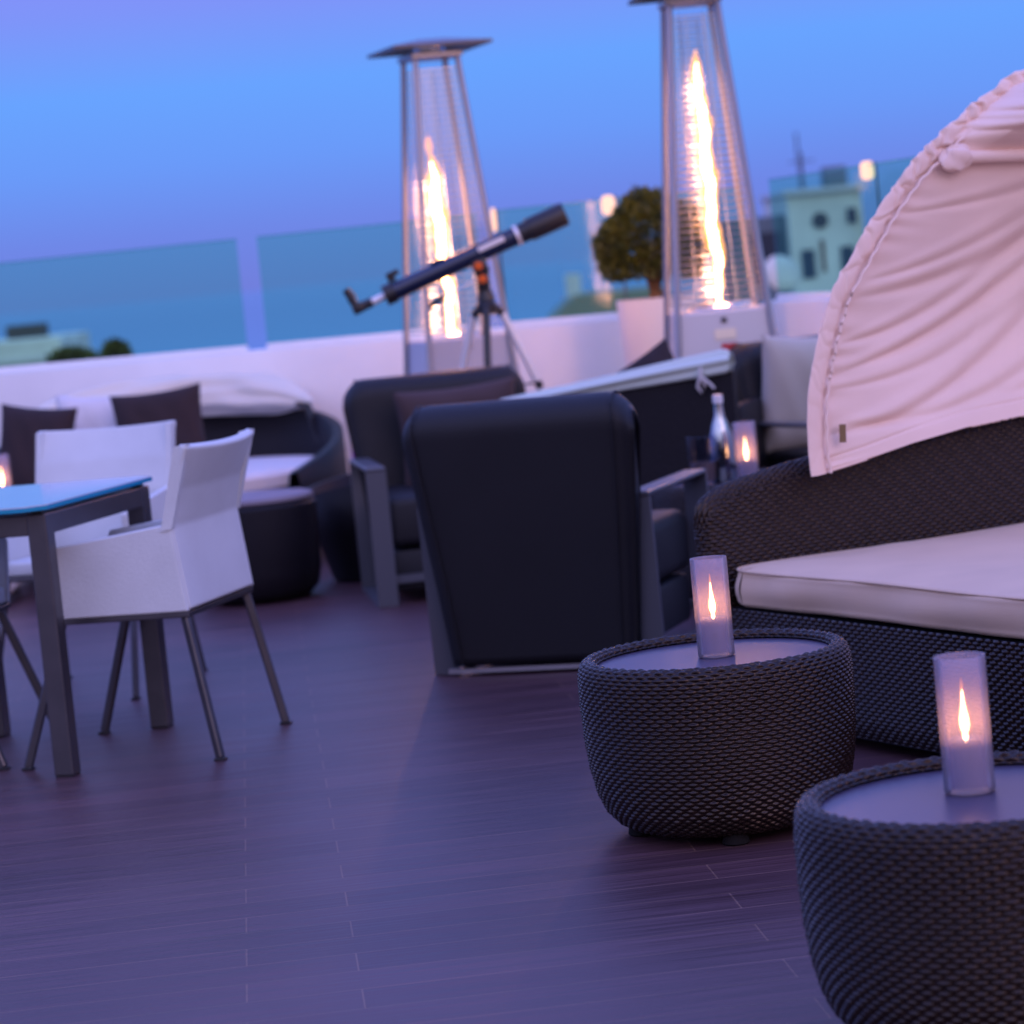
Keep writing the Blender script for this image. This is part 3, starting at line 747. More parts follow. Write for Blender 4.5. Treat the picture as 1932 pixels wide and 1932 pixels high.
# ------------------------------------------------------------------ patio heaters
def frustum_pts(w0, z0, w1, z1, zq):
    f = (zq - z0) / (z1 - z0); return w0 + (w1 - w0) * f
def heater(loc, rz, label, flame_pts, wisp, m_cab, stickers=False, xoff=0.0):
    t = thing('patio_heater', label, 'patio heater', loc, rz, 'pyramid gas patio heaters')
    hb, hc, ht = .25, .172, .092       # half widths: floor, burner level, top
    zc, zt = .965, 2.19
    # cabinet
    mb = MB(); a = hb - .01; b = hc
    vs = []
    for hw, z in ((a, .04), (b + .006, zc - .012), (b - .002, zc)):
        vs.append([mb.bm.verts.new((sx * hw, sy * hw, z)) for sx, sy in ((-1, -1), (1, -1), (1, 1), (-1, 1))])
    for r0, r1 in zip(vs, vs[1:]):
        for k in range(4): mb.bm.faces.new((r0[k], r0[(k + 1) % 4], r1[(k + 1) % 4], r1[k]))
    mb.bm.faces.new(vs[0][::-1]); mb.bm.faces.new(vs[-1]); cab = mb.build('cabinet', m_cab, t)
    tilt = math.atan2(a - b, zc - .05)
    yf = lambda z: -(a + (b + .006 - a) * (z - .04) / (zc - .052))
    mb = MB(); mb.box((0, yf(.92) - .004, .925), (.022, .012, .022), bev=.004); mb.build('lock', M['steel'], cab)
    if stickers:
        mb = MB(); mb.box((.0, yf(.865) - .002, .868), (.085, .003, .04), Matrix.Rotation(-tilt, 3, 'X')); mb.build('notice_label', M['label_cream'], cab)
        mb = MB(); mb.box((.012, yf(.80) - .002, .815), (.062, .003, .03), Matrix.Rotation(-tilt, 3, 'X')); mb.build('warning_label', M['red'], cab)
    mb = MB(); mb.lathe([(.02, zc + .001), (.135, zc + .001), (.13, zc + .012), (.075, zc + .022), (.02, zc + .022)], 40); mb.build('burner_plate', M['bright_steel'], t, True)
    # corner posts
    for sx in (-1, 1):
        for sy in (-1, 1):
            mb = MB(); mb.bar((sx * (hb + .004), sy * (hb + .004), .0), (sx * (ht + .004), sy * (ht + .004), zt), .022, .022, bev=.003)
            mb.build('corner_post', M['post'], t)
    # grilles on the four sides: frame wires and many fine horizontal wires
    zw = zc + .03
    for k in range(4):
        mb = MB(); Rz = Matrix.Rotation(k * math.pi / 2, 3, 'Z')
        for i in range(44):
            z = zw + (zt - .05 - zw) * i / 43; hw = frustum_pts(hb, 0, ht, zt, z) - .004
            p0 = Rz @ Vector((-hw, -hw, z)); p1 = Rz @ Vector((hw, -hw, z)); mb.bar(p0, p1, .0050)
        for f in (-.36, .36):
            hw0 = frustum_pts(hb, 0, ht, zt, zw) - .004; hw1 = frustum_pts(hb, 0, ht, zt, zt - .05) - .004
            mb.bar(Rz @ Vector((f * hw0, -hw0, zw)), Rz @ Vector((f * hw1, -hw1, zt - .05)), .0034)
        mb.build('wire_grille', M['bright_steel'], t)
    mb = MB(); mb.lathe([(.056, zc + .02), (.056, zt - .02)], 32, cap=False); mb.build('glass_tube', M['clear_glass'], t, True)
    # top collar and hood
    mb = MB(); mb.box((0, 0, zt + .012), (.235, .235, .024), bev=.004); mb.build('top_collar', M['post'], t)
    mb = MB(); mb.lathe([(.07, zt + .02), (.075, zt + .06), (.06, zt + .065)], 24); mb.build('flue', M['bright_steel'], t, True)
    mb = MB(); hh_ = .225; z0 = zt + .040
    v0 = [mb.bm.verts.new((sx * hh_, sy * hh_, z0 + .0)) for sx, sy in ((-1, -1), (1, -1), (1, 1), (-1, 1))]
    v1 = [mb.bm.verts.new((sx * hh_, sy * hh_, z0 + .014)) for sx, sy in ((-1, -1), (1, -1), (1, 1), (-1, 1))]
    v2 = [mb.bm.verts.new((sx * .06, sy * .06, z0 + .046)) for sx, sy in ((-1, -1), (1, -1), (1, 1), (-1, 1))]
    v3 = [mb.bm.verts.new((sx * .06, sy * .06, z0 + .030)) for sx, sy in ((-1, -1), (1, -1), (1, 1), (-1, 1))]
    for r0, r1 in ((v0, v1), (v1, v2), (v0, v3)):
        for k in range(4): mb.bm.faces.new((r0[k], r0[(k + 1) % 4], r1[(k + 1) % 4], r1[k]))
    mb.bm.faces.new(v2); mb.bm.faces.new(v3); mb.build('hood', M['steel'], t)
    # flame
    fp = np.array(flame_pts); zs = np.linspace(fp[0, 0], fp[-1, 0], 90)
    rad = .86 * np.interp(zs, fp[:, 0], fp[:, 1]); cx = np.interp(zs, fp[:, 0], fp[:, 2])
    th = np.linspace(0, 2 * np.pi, 24, endpoint=False)
    ZZ, TH = np.meshgrid(zs, th, indexing='ij')
    rr = rad[:, None] * (1 + .12 * np.sin(TH * 2 + ZZ * 17) + .09 * np.sin(TH * 3 - ZZ * 41) + .06 * np.sin(ZZ * 90))
    cxx = cx[:, None] + xoff + .006 * np.sin(ZZ * 23) + .003 * np.sin(ZZ * 61)
    G3 = np.stack([cxx + .42 * rr * np.cos(TH), .006 * np.sin(ZZ * 15) + .42 * rr * np.sin(TH), ZZ], -1)
    fl = gridmesh('flame', G3, M['flame'], t, wrap_v=True)
    r2 = .88 * rr * (1 + .10 * np.sin(TH * 2 - ZZ * 29))
    G3 = np.stack([cxx + r2 * np.cos(TH), .006 * np.sin(ZZ * 15) + r2 * np.sin(TH), ZZ + .05 * (ZZ - zs[0]) / (zs[-1] - zs[0])], -1)
    gridmesh('flame_envelope', G3, M['flame_outer'], fl, wrap_v=True)
    if wisp:
        z0, z1, r_, x_ = wisp
        zs = np.linspace(z0, z1, 30); rad = r_ * np.sin(np.linspace(.05, 3.09, 30)) ** .8
        G3 = np.stack([x_ + xoff + rad[:, None] * np.cos(th)[None, :] - .02 * (zs - z0)[:, None], rad[:, None] * np.sin(th)[None, :], np.tile(zs[:, None], (1, 24))], -1)
        gridmesh('flame_tongue', G3, M['wisp'], fl, wrap_v=True)
    # the flame's own light, spread along its height inside the glass tube
    z1_ = fp[-1, 0] - .10
    for k in range(12):
        ld = bpy.data.lights.new('flame_glow', 'POINT'); ld.energy = 3.6; ld.color = (1, .46, .28); ld.shadow_soft_size = .030
        lo = bpy.data.objects.new('flame_glow', ld); COL.objects.link(lo); lo.parent = t
        zk = 1.04 + (z1_ - 1.04) * k / 11
        lo.location = (xoff + float(np.interp(zk, fp[:, 0], fp[:, 2])) + .004, .008, zk)
    return t
M['label_cream'] = mat('cream_label', (.85, .68, .50), .6)
heater((-.168, 12.62, 0), R(17), 'farther pyramid patio heater with its hood in view, behind the telescope',
       [(.985, .050, .03), (1.0, .036, .012), (1.08, .034, .008), (1.2, .040, .008), (1.27, .028, .004), (1.36, .046, .0), (1.46, .052, -.004), (1.56, .050, -.006), (1.64, .038, -.004), (1.72, .012, -.010), (1.745, .003, -.012)],
       (1.765, 1.86, .015, -.014), M['cabinet_grey'], False, -.030)
heater2 = heater((.935, 11.88, 0), R(3), 'nearer patio heater cut off at the top of the photo, right of the potted tree',
       [(.985, .022, .02), (1.02, .018, .02), (1.10, .030, .018), (1.25, .042, .014), (1.40, .044, .012), (1.55, .044, .012), (1.62, .034, .010), (1.70, .044, .010), (1.82, .036, .008), (1.88, .026, .006), (1.93, .014, .002), (1.96, .003, .0)],
       None, M['cabinet'], True)
heater2.scale = (1.03, 1.03, 1.03)

# ------------------------------------------------------------------ potted tree
pt = thing('potted_tree', 'round clipped little tree in a tall white planter between the heaters', 'potted tree', (.755, 13.08, 0))
mb = MB(); mb.lathe([(.13, 0), (.135, .01), (.183, 1.03), (.186, 1.045), (.176, 1.047), (.172, 1.02), (.02, 1.015)], 56); mb.build('planter', M['planter'], pt, True)
mb = MB(); mb.lathe([(.01, 1.030), (.12, 1.030), (.173, 1.024)], 40); mb.build('soil', M['soil'], pt)
mb = MB()
for (x, y, bx, by, r0) in ((.00, .0, .005, .01, .020), (.03, .01, .035, .0, .013), (-.03, 0, -.03, .01, .011), (.0, .03, -.01, -.02, .012)):
    mb.tube([(x + .01, y, 1.02), (x * .5, y, 1.08), (bx, by, 1.14), (bx * 2.6 + .0, by * 2, 1.21), (bx * 4.2, by * 3, 1.29)], [r0 * 1.5, r0 * 1.15, r0, r0 * .75, r0 * .4], 8)
for k in range(22):
    a = random.uniform(0, 6.28); rr = random.uniform(.08, .19); z = random.uniform(1.22, 1.50)
    mb.tube([(.0, 0, 1.12), (rr * .4 * math.cos(a), rr * .4 * math.sin(a), 1.2), (rr * math.cos(a), rr * math.sin(a), z)], [.007, .005, .002], 5)
mb.build('trunk', M['bark'], pt, True)
V = []; F = []
def leaf(p, d, ln, wd):
    d = d.normalized(); s = d.cross(Vector((random.uniform(-1, 1), random.uniform(-1, 1), random.uniform(-1, 1)))).normalized() * wd
    k = len(V); n_ = d.cross(s).normalized() * wd * .3
    V.extend([p, p + d * ln * .5 + s + n_, p + d * ln, p + d * ln * .5 - s + n_]); F.append((k, k + 1, k + 2, k + 3))
lobes = [(Vector((random.gauss(0, 1), random.gauss(0, 1), random.gauss(0, .9))).normalized(), random.uniform(.86, 1.10)) for _ in range(46)]
for k in range(10500):
    d = Vector((random.gauss(0, 1), random.gauss(0, 1), random.gauss(0, 1))).normalized()
    if d.z < -.75: continue
    best = max(lobes, key=lambda q: q[0].dot(d)); m_ = best[1] * (1 - .9 * (1 - best[0].dot(d)))
    rr = (.205 * m_ if random.random() < .75 else .205 * m_ * random.uniform(.5, .95)) + random.gauss(0, .006)
    c_ = Vector((0, 0, 1.298)); p = c_ + Vector((d.x * rr * 1.2, d.y * rr * 1.2, d.z * rr * 1.06))
    leaf(p, (d + Vector((random.gauss(0, .5), random.gauss(0, .5), random.gauss(.15, .5)))), random.uniform(.020, .036), random.uniform(.0055, .0095))
for k in range(26):  # stray shoots past the outline
    d = Vector((random.gauss(0, 1), random.gauss(0, 1), random.gauss(.3, .8))).normalized()
    for j in range(9):
        leaf(Vector((0, 0, 1.335)) + d * (.19 + j * .006), d + Vector((random.gauss(0, .6), random.gauss(0, .6), random.gauss(0, .6))), .026, .005)
npmesh('crown', V, F, M['leaf'], pt, False)

# ------------------------------------------------------------------ telescope
ts = thing('telescope', 'dark blue refractor telescope on a silver tripod pointing up to the right', 'telescope', (-.04, 12.05, 0))
def L3(p): return Vector((p[0] + .05, 0 + (p[1] if len(p) > 2 else 0), p[-1]))
A = Vector((-.398, 0, 1.183)); B = Vector((.380, .05, 1.452)); dA = (B - A).normalized()
mb = MB(); mb.tube([A, A + dA * .02, A + dA * .62], [.040, .040, .040], 28); mb.build('tube', M['navy'], ts, True)
mb = MB(); mb.tube([A - dA * .012, A + dA * .035], .045, 28); mb.build('end_ring', M['black'], ts, True)
mb = MB(); mb.tube([A + dA * .60, A + dA * .615], [.044, .044], 28); mb.build('silver_ring', M['alu'], ts, True)
mb = MB(); mb.tube([A + dA * .62, A + dA * .66, A + dA * .66, A + dA * .82, A + dA * .83], [.043, .043, .050, .052, .049], 28); mb.build('dew_shield', M['black'], ts, True)
up = Vector((-dA.z, 0, dA.x)).normalized()
mb = MB(); mb.box(A + dA * .49 + Vector((0, -.039, 0)) + up * .012, (.12, .006, .022), dA.to_track_quat('X', 'Z').to_matrix(), bev=.002); mb.build('maker_plate', M['alu'], ts)
mb = MB(); mb.tube([A - dA * .01, A - dA * .075], .016, 16); foc = mb.build('focuser', M['alu'], ts, True)
mb = MB(); mb.tube([A - dA * .07, A - dA * .125], .021, 16); mb.box(A - dA * .135, (.05, .045, .045), dA.to_track_quat('X', 'Z').to_matrix(), bev=.006)
mb.tube([A - dA * .135, A - dA * .135 + up * .05 - dA * .012], .018, 14); mb.tube([A - dA * .14 + up * .045, A - dA * .15 + up * .095], [.021, .017], 14); mb.build('diagonal_eyepiece', M['black'], foc, True)
mb = MB(); mb.box(A + dA * .045 + up * .062, (.035, .03, .04), dA.to_track_quat('X', 'Z').to_matrix(), bev=.004); mb.box(A + dA * .06 + up * .072, (.05, .034, .024), dA.to_track_quat('X', 'Z').to_matrix(), bev=.004); mb.build('finder', M['black'], ts)
mb = MB(); mb.box(A + dA * .25 + up * .043, (.06, .05, .012), dA.to_track_quat('X', 'Z').to_matrix(), bev=.003); mb.build('top_bracket', M['navy'], ts)
# mount
hd = Vector((.012, 0, 0))
mb = MB(); mb.box((.006, 0, 1.262), (.065, .07, .07), Matrix.Rotation(R(-18), 3, 'Y'), bev=.008); mb.box((.012, 0, 1.205), (.055, .06, .10), bev=.01); mb.tube([(.015, 0, 1.16), (.018, 0, 1.12)], [.032, .04], 18)
mb.build('mount_head', M['black'], ts, True)
for p in ((-.002, -.04, 1.268), (.010, -.038, 1.212)):
    mb = MB(); mb.tube([Vector(p), Vector(p) + Vector((0, -.022, 0))], [.019, .016], 16); mb.build('adjusting_knob', M['orange'], ts, True)
mb = MB(); mb.tube([(-.02, -.01, 1.21), (-.12, -.03, 1.17), (-.17, -.035, 1.145)], .004, 8); hn = mb.build('slow_motion_cable', M['alu'], ts, True)
mb = MB(); mb.tube([(-.16, -.035, 1.152), (-.225, -.04, 1.118)], [.011, .014], 14); mb.build('cable_handle', M['black'], hn, True)
mb = MB(); mb.lathe([(.03, 1.06), (.045, 1.07), (.048, 1.10), (.03, 1.125)], 24, (.018, 0, 0)); 
for sx, sy in ((-1, .35), (1, .35), (-.1, -.9)): mb.tube([(.018, 0, 1.095), (.018 + sx * .035, sy * .035, 1.09), (.018 + sx * .062, sy * .06, 1.055)], [.018, .018, .016], 10)
mb.build('tripod_crown', M['black'], ts, True)
for top, ft, mm in (((-.044, .02, 1.06), (-.35, .22, 0), 'alu'), ((.080, .02, 1.06), (.50, .20, 0), 'alu'), ((.012, -.05, 1.06), (-.06, -.36, 0), 'black')):
    tv, fv = Vector(top), Vector(ft); mb = MB()
    mb.bar(fv, tv, .030, .024, bev=.003); lg = mb.build('tripod_leg', M[mm], ts)
    mid = tv.lerp(fv, .30); mb = MB(); mb.bar(mid + (fv - tv).normalized() * -.02, mid + (fv - tv).normalized() * .02, .032, .028, bev=.004); mb.build('leg_clamp', M['black'], lg)
mb = MB()
for q in ((-.135, .08, .745), (.205, .08, .75), (-.01, -.16, .745)):
    mb.bar((.018, 0, .745), q, .02, .008)
mb.lathe([(.02, .738), (.075, .74), (.08, .752), (.02, .75)], 24, (.018, 0, 0)); mb.build('spreader_tray', M['black'], ts)
mb = MB(); mb.box((-.03, -.03, .775), (.055, .04, .035), bev=.008); tag(mb.build('red_box', M['red'], None, True), 'small red box lying on the tripod tray of the telescope', 'box').location = (-.05, 12.05, 0)

# ------------------------------------------------------------------ seating at the back
def round_daybed():
    cx, cyy, Rr = -1.63, 13.28, .86
    t = thing('round_daybed', 'round dark wicker daybed with folded cream canopy and pillows against the wall on the left', 'daybed', (cx, cyy, 0))
    mb = MB(); mb.lathe([(Rr - .22, .03), (Rr - .16, .05), (Rr - .05, .25), (Rr, .33), (Rr + .02, .345), (Rr - .01, .35), (.02, .35)], 96); mb.build('woven_base', M['far_wicker'], t, True)
    rr = Rr - .05
    mb = MB(); mb.lathe([(.02, .355), (rr - .02, .355), (rr, .37), (rr, .42), (rr - .02, .438), (rr - .3, .448), (.02, .452)], 96); mb.build('seat_cushion', M['white_fabric'], t, True)
    # back wall: arc across the rear, sloping down to the front right
    a = np.linspace(R(-38), R(218), 160)
    k = np.clip((np.cos(a - R(90)) + .62) / 1.62, 0, 1)
    h = .42 + .29 * k ** .8
    rows = []
    for off, top in ((-.0, 0), (-.012, 1), (-.06, 1), (-.075, 0)):
        z = h if top else np.full_like(h, .34); r_ = Rr + .02 + off + .05 * (z - .34)
        rows.append(np.stack([r_ * np.cos(a), r_ * np.sin(a), z], -1))
    gridmesh('woven_back', np.stack(rows, 1), M['far_wicker'], t, smooth=False)
    # folded canopy heaped along the rim
    a = np.linspace(R(30), R(150), 240); nc = 44; ph = np.linspace(0, 2 * np.pi, nc, endpoint=False)
    Ag, PH = np.meshgrid(a, ph, indexing='ij')
    k = np.clip((np.cos(a - R(90)) + .62) / 1.62, 0, 1); h = .42 + .29 * k ** .8
    f = np.clip((a - a[0]) / (a[-1] - a[0]), 0, 1); env = np.sin(np.clip(f * 6, 0, np.pi / 2)) * np.sin(np.clip((1 - f) * 6, 0, np.pi / 2))
    fold_ = .10 * np.sin(PH * 5 + Ag * 2.6) + .06 * np.sin(PH * 9 - Ag * 4.5) + .03 * np.sin(PH * 4 + Ag * 17)
    r1 = (.125 * env[:, None]) * (1 + fold_); r2 = (.10 * env[:, None]) * (1 + fold_)
    rc = Rr - .02 + .0 * Ag; X = (rc + r1 * np.cos(PH)) * np.cos(Ag); Y = (rc + r1 * np.cos(PH)) * np.sin(Ag)
    Z = h[:, None] + .055 + r2 * np.sin(PH)
    gridmesh('folded_canopy', np.stack([X, Y, Z], -1), M['ivory'], t, wrap_v=True)
    mb = MB(); mb.bar((.745, .38, .50), (.69, .44, .685), .035, .02); mb.bar((.69, .44, .68), (.60, .55, .70), .03, .02); mb.build('canopy_hinge', M['black'], t)
    return t
round_daybed()
pillow(.42, .42, .15, M['brown_fabric'], (-1.565, 12.98, .645), (R(-14), R(-3), R(4)), 'large dark brown pillow on the round daybed, right of the white pillow', 'pillows on the round daybed')
pillow(.44, .42, .15, M['white_fabric'], (-1.86, 13.16, .640), (R(-16), R(4), R(0)), 'white pillow between the two dark brown pillows', 'pillows on the round daybed')
pillow(.36, .42, .15, M['brown_fabric'], (-2.14, 12.95, .625), (R(-14), R(8), R(-6)), 'smaller dark brown pillow at the far left of the round daybed', 'pillows on the round daybed')

pf = thing('pouf', 'low white square pouf at the left edge with a candle on it', 'pouf', (-2.42, 12.42, 0))
mb = MB(); mb.box((0, 0, .235), (.46, .46, .39), bev=.045, seg=5); mb.build('cushion_body', M['white_fabric'], pf, True)
mb = MB(); mb.box((0, 0, .02), (.40, .40, .04)); mb.build('plinth', M['grey_frame'], pf)

ot = thing('wicker_ottoman', 'rounded dark wicker ottoman behind the white armchair', 'ottoman', (-1.045, 11.52, 0))
mb = MB(); mb.lathe([(.16, 0), (.20, .012), (.235, .05), (.250, .12), (.256, .30), (.254, .385), (.240, .402)], 64); mb.build('woven_body', M['far_wicker'], ot, True)
mb = MB(); mb.lathe([(.01, .402), (.236, .402), (.246, .410), (.244, .424), (.22, .432), (.01, .434)], 64); mb.build('cushioned_top', M['top_grey'], ot, True)

tc_ = thing('tub_chair', 'low dark wicker tub chair with tapered base, left of the brown-pillow armchair', 'armchair', (-.61, 11.98, 0), R(-20))
a = np.linspace(0, 2 * np.pi, 96, endpoint=False)
rim = .385 + .10 * (.5 + .5 * np.cos(a - R(30)))
rows = []
for f, rr0, rr1 in ((0, .17, 0), (.5, .225, 0), (1, .285, 0), (1.0, .265, 1), (.55, .20, 1)):
    z = .01 + f * (rim - .01); rows.append(np.stack([rr0 * np.cos(a), rr0 * np.sin(a), z], -1))
gridmesh('woven_shell', np.stack(rows, 1), M['far_wicker'], tc_, wrap_u=True, smooth=False)
mb = MB(); mb.lathe([(.01, .22), (.20, .22), (.215, .26), (.20, .28), (.01, .285)], 40); mb.build('seat', M['charcoal'], tc_, True)

pl = thing('purple_lamp', 'slim lamp glowing purple beside the round daybed', 'lamp', (-.645, 12.66, 0))
mb = MB(); mb.lathe([(.04, .015), (.042, .02), (.042, .56), (.038, .575), (.01, .58)], 24); mb.build('glowing_shade', M['purple_glow'], pl, True)
mb = MB(); mb.lathe([(.055, 0), (.055, .012), (.04, .016)], 24); mb.build('base', M['black'], pl, True)

# sofa seen from outside with a folded canopy on its back
sf = thing('wicker_sofa', 'dark wicker sofa seen from behind with a pale canopy folded in bands along its back', 'sofa', (.50, 11.05, 0), R(-17))
mb = MB(); mb.prism([(-.49, .03), (.37, .03), (.415, .40), (.42, .775), (-.49, .70)], 'y', -.02, .04); mb.build('woven_back', M['far_wicker'], sf)
mb = MB(); mb.box((-.03, .27, .20), (.84, .44, .32), bev=.03, seg=3); mb.build('woven_base', M['far_wicker'], sf, True)
mb = MB(); mb.box((-.03, .27, .41), (.78, .42, .10), bev=.03, seg=4); mb.build('seat_cushion', M['white_fabric'], sf, True)
mb = MB(); mb.box((.40, .27, .34), (.05, .46, .60), bev=.02, seg=2); mb.build('side_arm', M['far_wicker'], sf, True)
xs = np.linspace(-.52, .415, 160); nc = 48; ph = np.linspace(0, 2 * np.pi, nc, endpoint=False)
XX, PH = np.meshgrid(xs, ph, indexing='ij')
top = np.interp(xs, [-.52, .42], [.715, .812])[:, None]
rz_ = np.interp(xs, [-.52, .2, .40, .415], [.022, .043, .046, .03])[:, None]; ry_ = .055
fo = 1 + .13 * np.cos(PH * 6 + 1.2 + .3 * np.sin(XX * 4)) + .03 * np.sin(PH * 3 + XX * 6)
gridmesh('folded_canopy', np.stack([XX, .005 + ry_ * fo * np.cos(PH), top + rz_ * fo * np.sin(PH)], -1), M['pale_green'], sf, wrap_v=True)
mb = MB(); mb.tube([(.305, -.058, .80), (.30, -.064, .76), (.285, -.05, .725), (.30, -.045, .70), (.315, -.05, .73), (.305, -.06, .765)], .006, 8); mb.tube([(.305, -.06, .765), (.335, -.055, .735), (.35, -.05, .715)], .005, 8); mb.build('tie_cord', M['white_fabric'], sf, True)
pillow(.34, .32, .12, M['brown_fabric'], (.585, 11.19, .70), (R(-12), R(-28), R(-17)), 'dark brown pillow whose corner shows above the folded canopy of the sofa')

# ------------------------------------------------------------------ drinks
tg = thing('tumbler', 'clear glass tumbler left of the shiny bottle', 'glass', (.690, 10.05, .4165))
mb = MB(); mb.lathe([(.005, 0), (.040, 0), (.046, .01), (.052, .175), (.050, .176), (.044, .016), (.005, .014)], 36); mb.build('glass_body', M['drink_glass'], tg, True)
mb = MB(); mb.lathe([(.003, .017), (.0425, .017), (.0465, .085), (.003, .085)], 36); mb.build('drink', M['drink'], tg, True)
bt = thing('bottle', 'shiny dark bottle with highlights standing next to the candle between the armchairs', 'bottle', (.768, 10.10, .4165))
M['bottle'] = mat('dark_chrome', (.35, .38, .40), .07, metal=1)
mb = MB(); mb.lathe([(.005, 0), (.042, 0), (.046, .01), (.047, .12), (.043, .165), (.030, .21), (.018, .245), (.016, .285), (.004, .286)], 40); mb.build('bottle_body', M['bottle'], bt, True)
mb = MB(); mb.lathe([(.004, .286), (.018, .286), (.018, .315), (.004, .316)], 24); mb.build('cap', M['alu'], bt, True)

# ------------------------------------------------------------------ beyond the railing
M['roofdark'] = mat('dark_roof', (.05, .05, .05), .8)
M['slate'] = mat('slate_render', (.10, .14, .17), .8)
M['window'] = mat('dark_window', (.02, .03, .05), .15)
M['haze_white'] = mat('pale_render', (.62, .62, .55), .8, noise=.22, nscale=1.6)
M['roof_olive'] = mat('olive_roof', (.22, .22, .17), .8, noise=.1, nscale=.5)
hz_ = thing('hotel_block', 'pale square building past the side wall with a dark round opening', 'building', (4.12, 30.6, -20))
mb = MB(); mb.box((-.50, 1.0, 10.85), (.80, 2.6, 21.7), bev=.02); mb.build('wall', M['haze_white'], hz_)
mb = MB(); mb.tube([(-.56, -.28, 21.40), (-.56, -.33, 21.40)], .085, 20); mb.build('round_vent', M['black'], hz_)
mb = MB(); mb.box((-1.18, .9, 10.75), (.55, 2.0, 21.50), bev=.02); mb.build('stair_tower', M['slate'], hz_)
mb = MB(); mb.box((-1.15, -.12, 21.05), (.34, .05, .55)); mb.build('window', M['window'], hz_)
mb = MB(); mb.box((-.8, -.45, 20.45), (3.0, .9, .12)); mb.build('cornice', M['haze_white'], hz_)
mb = MB(); mb.box((-.50, .98, 21.72), (.86, 2.7, .05)); mb.build('coping', M['facade'], hz_)
for x_, z_, w_, h_ in ((-.30, 20.95, .14, .30), (-.72, 20.95, .14, .30), (-.22, 21.42, .10, .16)):
    mb = MB(); mb.box((x_, -.31, z_), (w_, .03, h_)); mb.build('window', M['window'], hz_)
mb = MB(); mb.box((-.30, .3, 21.86), (.26, .3, .22), bev=.03); mb.build('roof_tank', M['slate'], hz_)
mb = MB(); mb.tube([(-.66, .1, 21.7), (-.66, .1, 22.15)], .012, 6); mb.tube([(-.80, .1, 22.05), (-.52, .1, 22.05)], .008, 6); mb.build('aerial', M['steel'], hz_)
mb = MB(); mb.box((-.56, -.305, 21.02), (.05, .012, .34)); mb.build('rust_stain', M['bark'], hz_)
sdn = thing('satellite_dish', 'pale satellite dish in front of the stair tower of the pale building', 'satellite dish', (3.02, 29.4, .62), R(20))
mb = MB(); mb.lathe([(.01, .05), (.10, .04), (.17, .01), (.20, -.02), (.17, .0), (.01, .03)], 32)
do = mb.build('dish', M['haze_white'], sdn, True); do.rotation_euler = (R(70), 0, 0); do.location = (0, 0, .28)
mb = MB(); mb.tube([(0, .05, -1.0), (0, .03, .28)], .02, 8); mb.build('mast', M['steel'], sdn)
lb = thing('white_house', 'low white flat-roofed building seen through the glass at the far left', 'building', (-7.5, 41, -20))
mb = MB(); mb.box((.2, 1, 10.40), (2.25, 3, 20.9), bev=.03); mb.build('wall', M['haze_white'], lb)
mb = MB(); mb.box((.2, 1, 20.55), (2.33, 3.1, .06)); mb.build('cornice', M['facade'], lb)
mb = MB(); mb.box((.75, .3, 20.95), (.55, .5, .20), bev=.02); mb.build('roof_box', M['roofdark'], lb)
mr_ = thing('tiled_roof_house', 'low olive-grey roofed building seen through the glass left of the potted tree', 'building', (1.75, 41, -20))
mb = MB(); mb.box((0, 1, 10.2), (1.7, 3, 20.4)); mb.build('wall', M['roof_olive'], mr_)
mb = MB(); mb.prism([(-.95, 20.38), (.95, 20.38), (.7, 20.72), (-.55, 20.72)], 'y', -.6, 2.4); rf = mb.build('roof', M['roof_olive'], mr_)
mb = MB(); mb.box((-.55, .2, 20.85), (.22, .3, .34)); mb.build('chimney', M['facade'], rf)
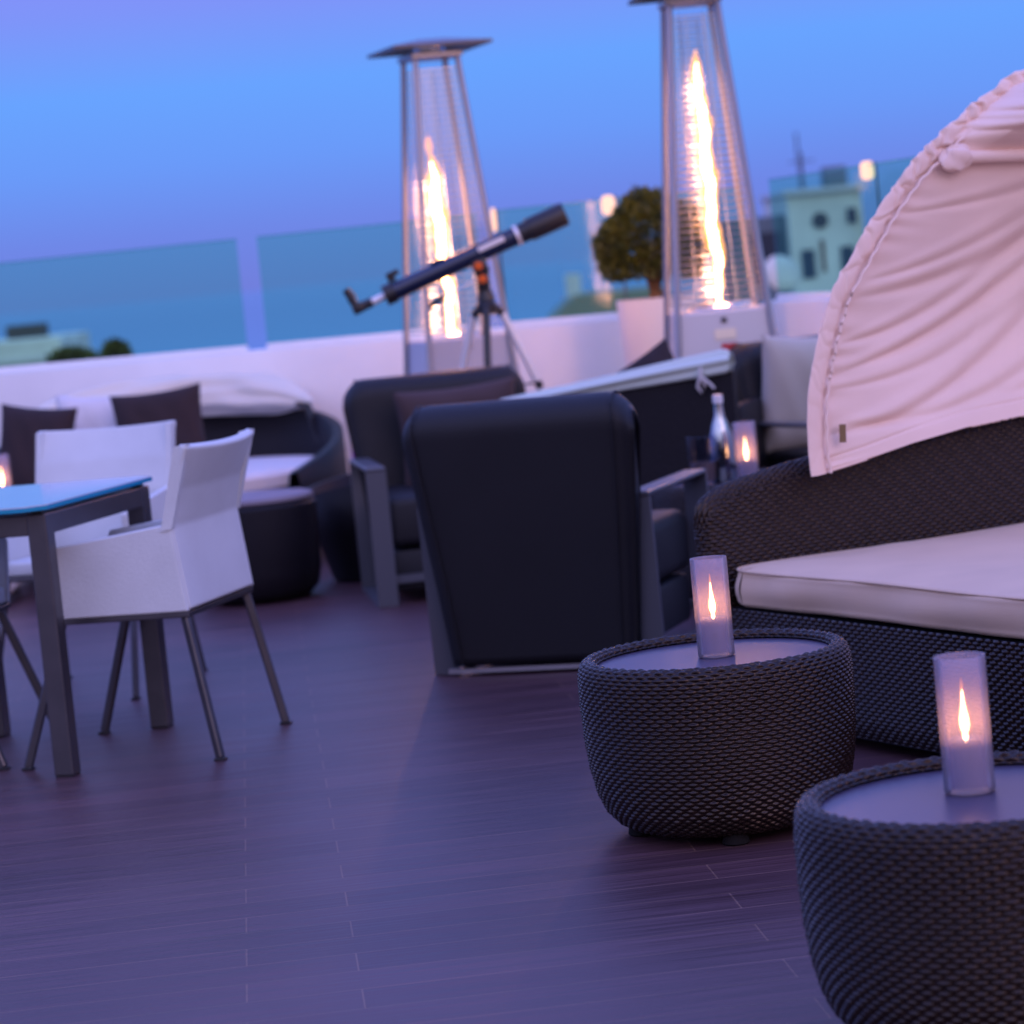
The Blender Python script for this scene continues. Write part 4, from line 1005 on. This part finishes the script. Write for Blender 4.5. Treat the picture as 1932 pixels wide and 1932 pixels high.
def shrub(loc, w, h, label):
    t = thing('shrub', label, 'shrub', loc, 0, 'rooftop shrubs beyond the glass')
    V.clear(); F.clear()
    for k in range(700):
        d = Vector((random.gauss(0, 1), random.gauss(0, 1), random.gauss(0, 1))).normalized(); rr = random.uniform(.5, 1) 
        leaf(Vector((d.x * w * rr, d.y * w * rr, h * .5 + d.z * h * .5 * rr)), d + Vector((random.gauss(0, .5), random.gauss(0, .5), .4)), .07, .02)
    npmesh('foliage', V, F, M['leaf'], t, False)
    mb = MB(); mb.tube([(0, 0, -.45), (0, 0, h * .5)], .02, 6); mb.build('stem', M['bark'], t)
    return t
shrub((-3.28, 22, .66), .20, .26, 'wider dark shrub on a roof just right of the white building, seen through the glass')
shrub((-2.96, 22.2, .66), .10, .28, 'narrow dark shrub on a roof seen through the far left glass panel')
# roof terrace that carries the shrubs
rtg = thing('roof_terrace', 'dark flat roof edge behind the parapet that carries the shrubs', 'building', (-3.1, 22.3, -20))
mb = MB(); mb.box((0, 0.4, 10.1), (1.6, 1.6, 20.36)); mb.build('wall', M['roofdark'], rtg)

def wall_lamp(loc, w, h, label, post_z):
    t = thing('terrace_lamp', label, 'lamp', loc, 0, 'small lit lamps on the parapet')
    mb = MB(); mb.lathe([(w * .6, 0), (w, h * .2), (w, h * .8), (w * .6, h)], 20); mb.build('lamp_globe', M['lamp_glow'], t, True)
    mb = MB(); mb.tube([(w * 1.3, 0, post_z - loc[2]), (w * 1.3, 0, h * .9), (0, 0, h * .95)], .005, 8); mb.build('post', M['steel'], t)
    return t
wall_lamp((1.655, 12.22, 1.475), .030, .080, 'glowing lamp on the side wall at the edge of the tan canopy', .974)
wall_lamp((.60, 13.66, 1.45), .034, .095, 'glowing lamp on the parapet just left of the potted tree', .954)
wall_lamp((.048, 13.82, 1.425), .013, .115, 'thin pink glowing shape standing in for a reflection in the glass above the telescope', .954)  # no lamp here: added glowing body imitates a pink reflection in the rail glass
mb = MB(); mb.tube([(6.9, 60, -20), (6.7, 60, 3.4)], .025, 6); tag(mb.build('antenna_mast', M['steel']), 'thin antenna mast against the sky right of the tall heater', 'antenna')
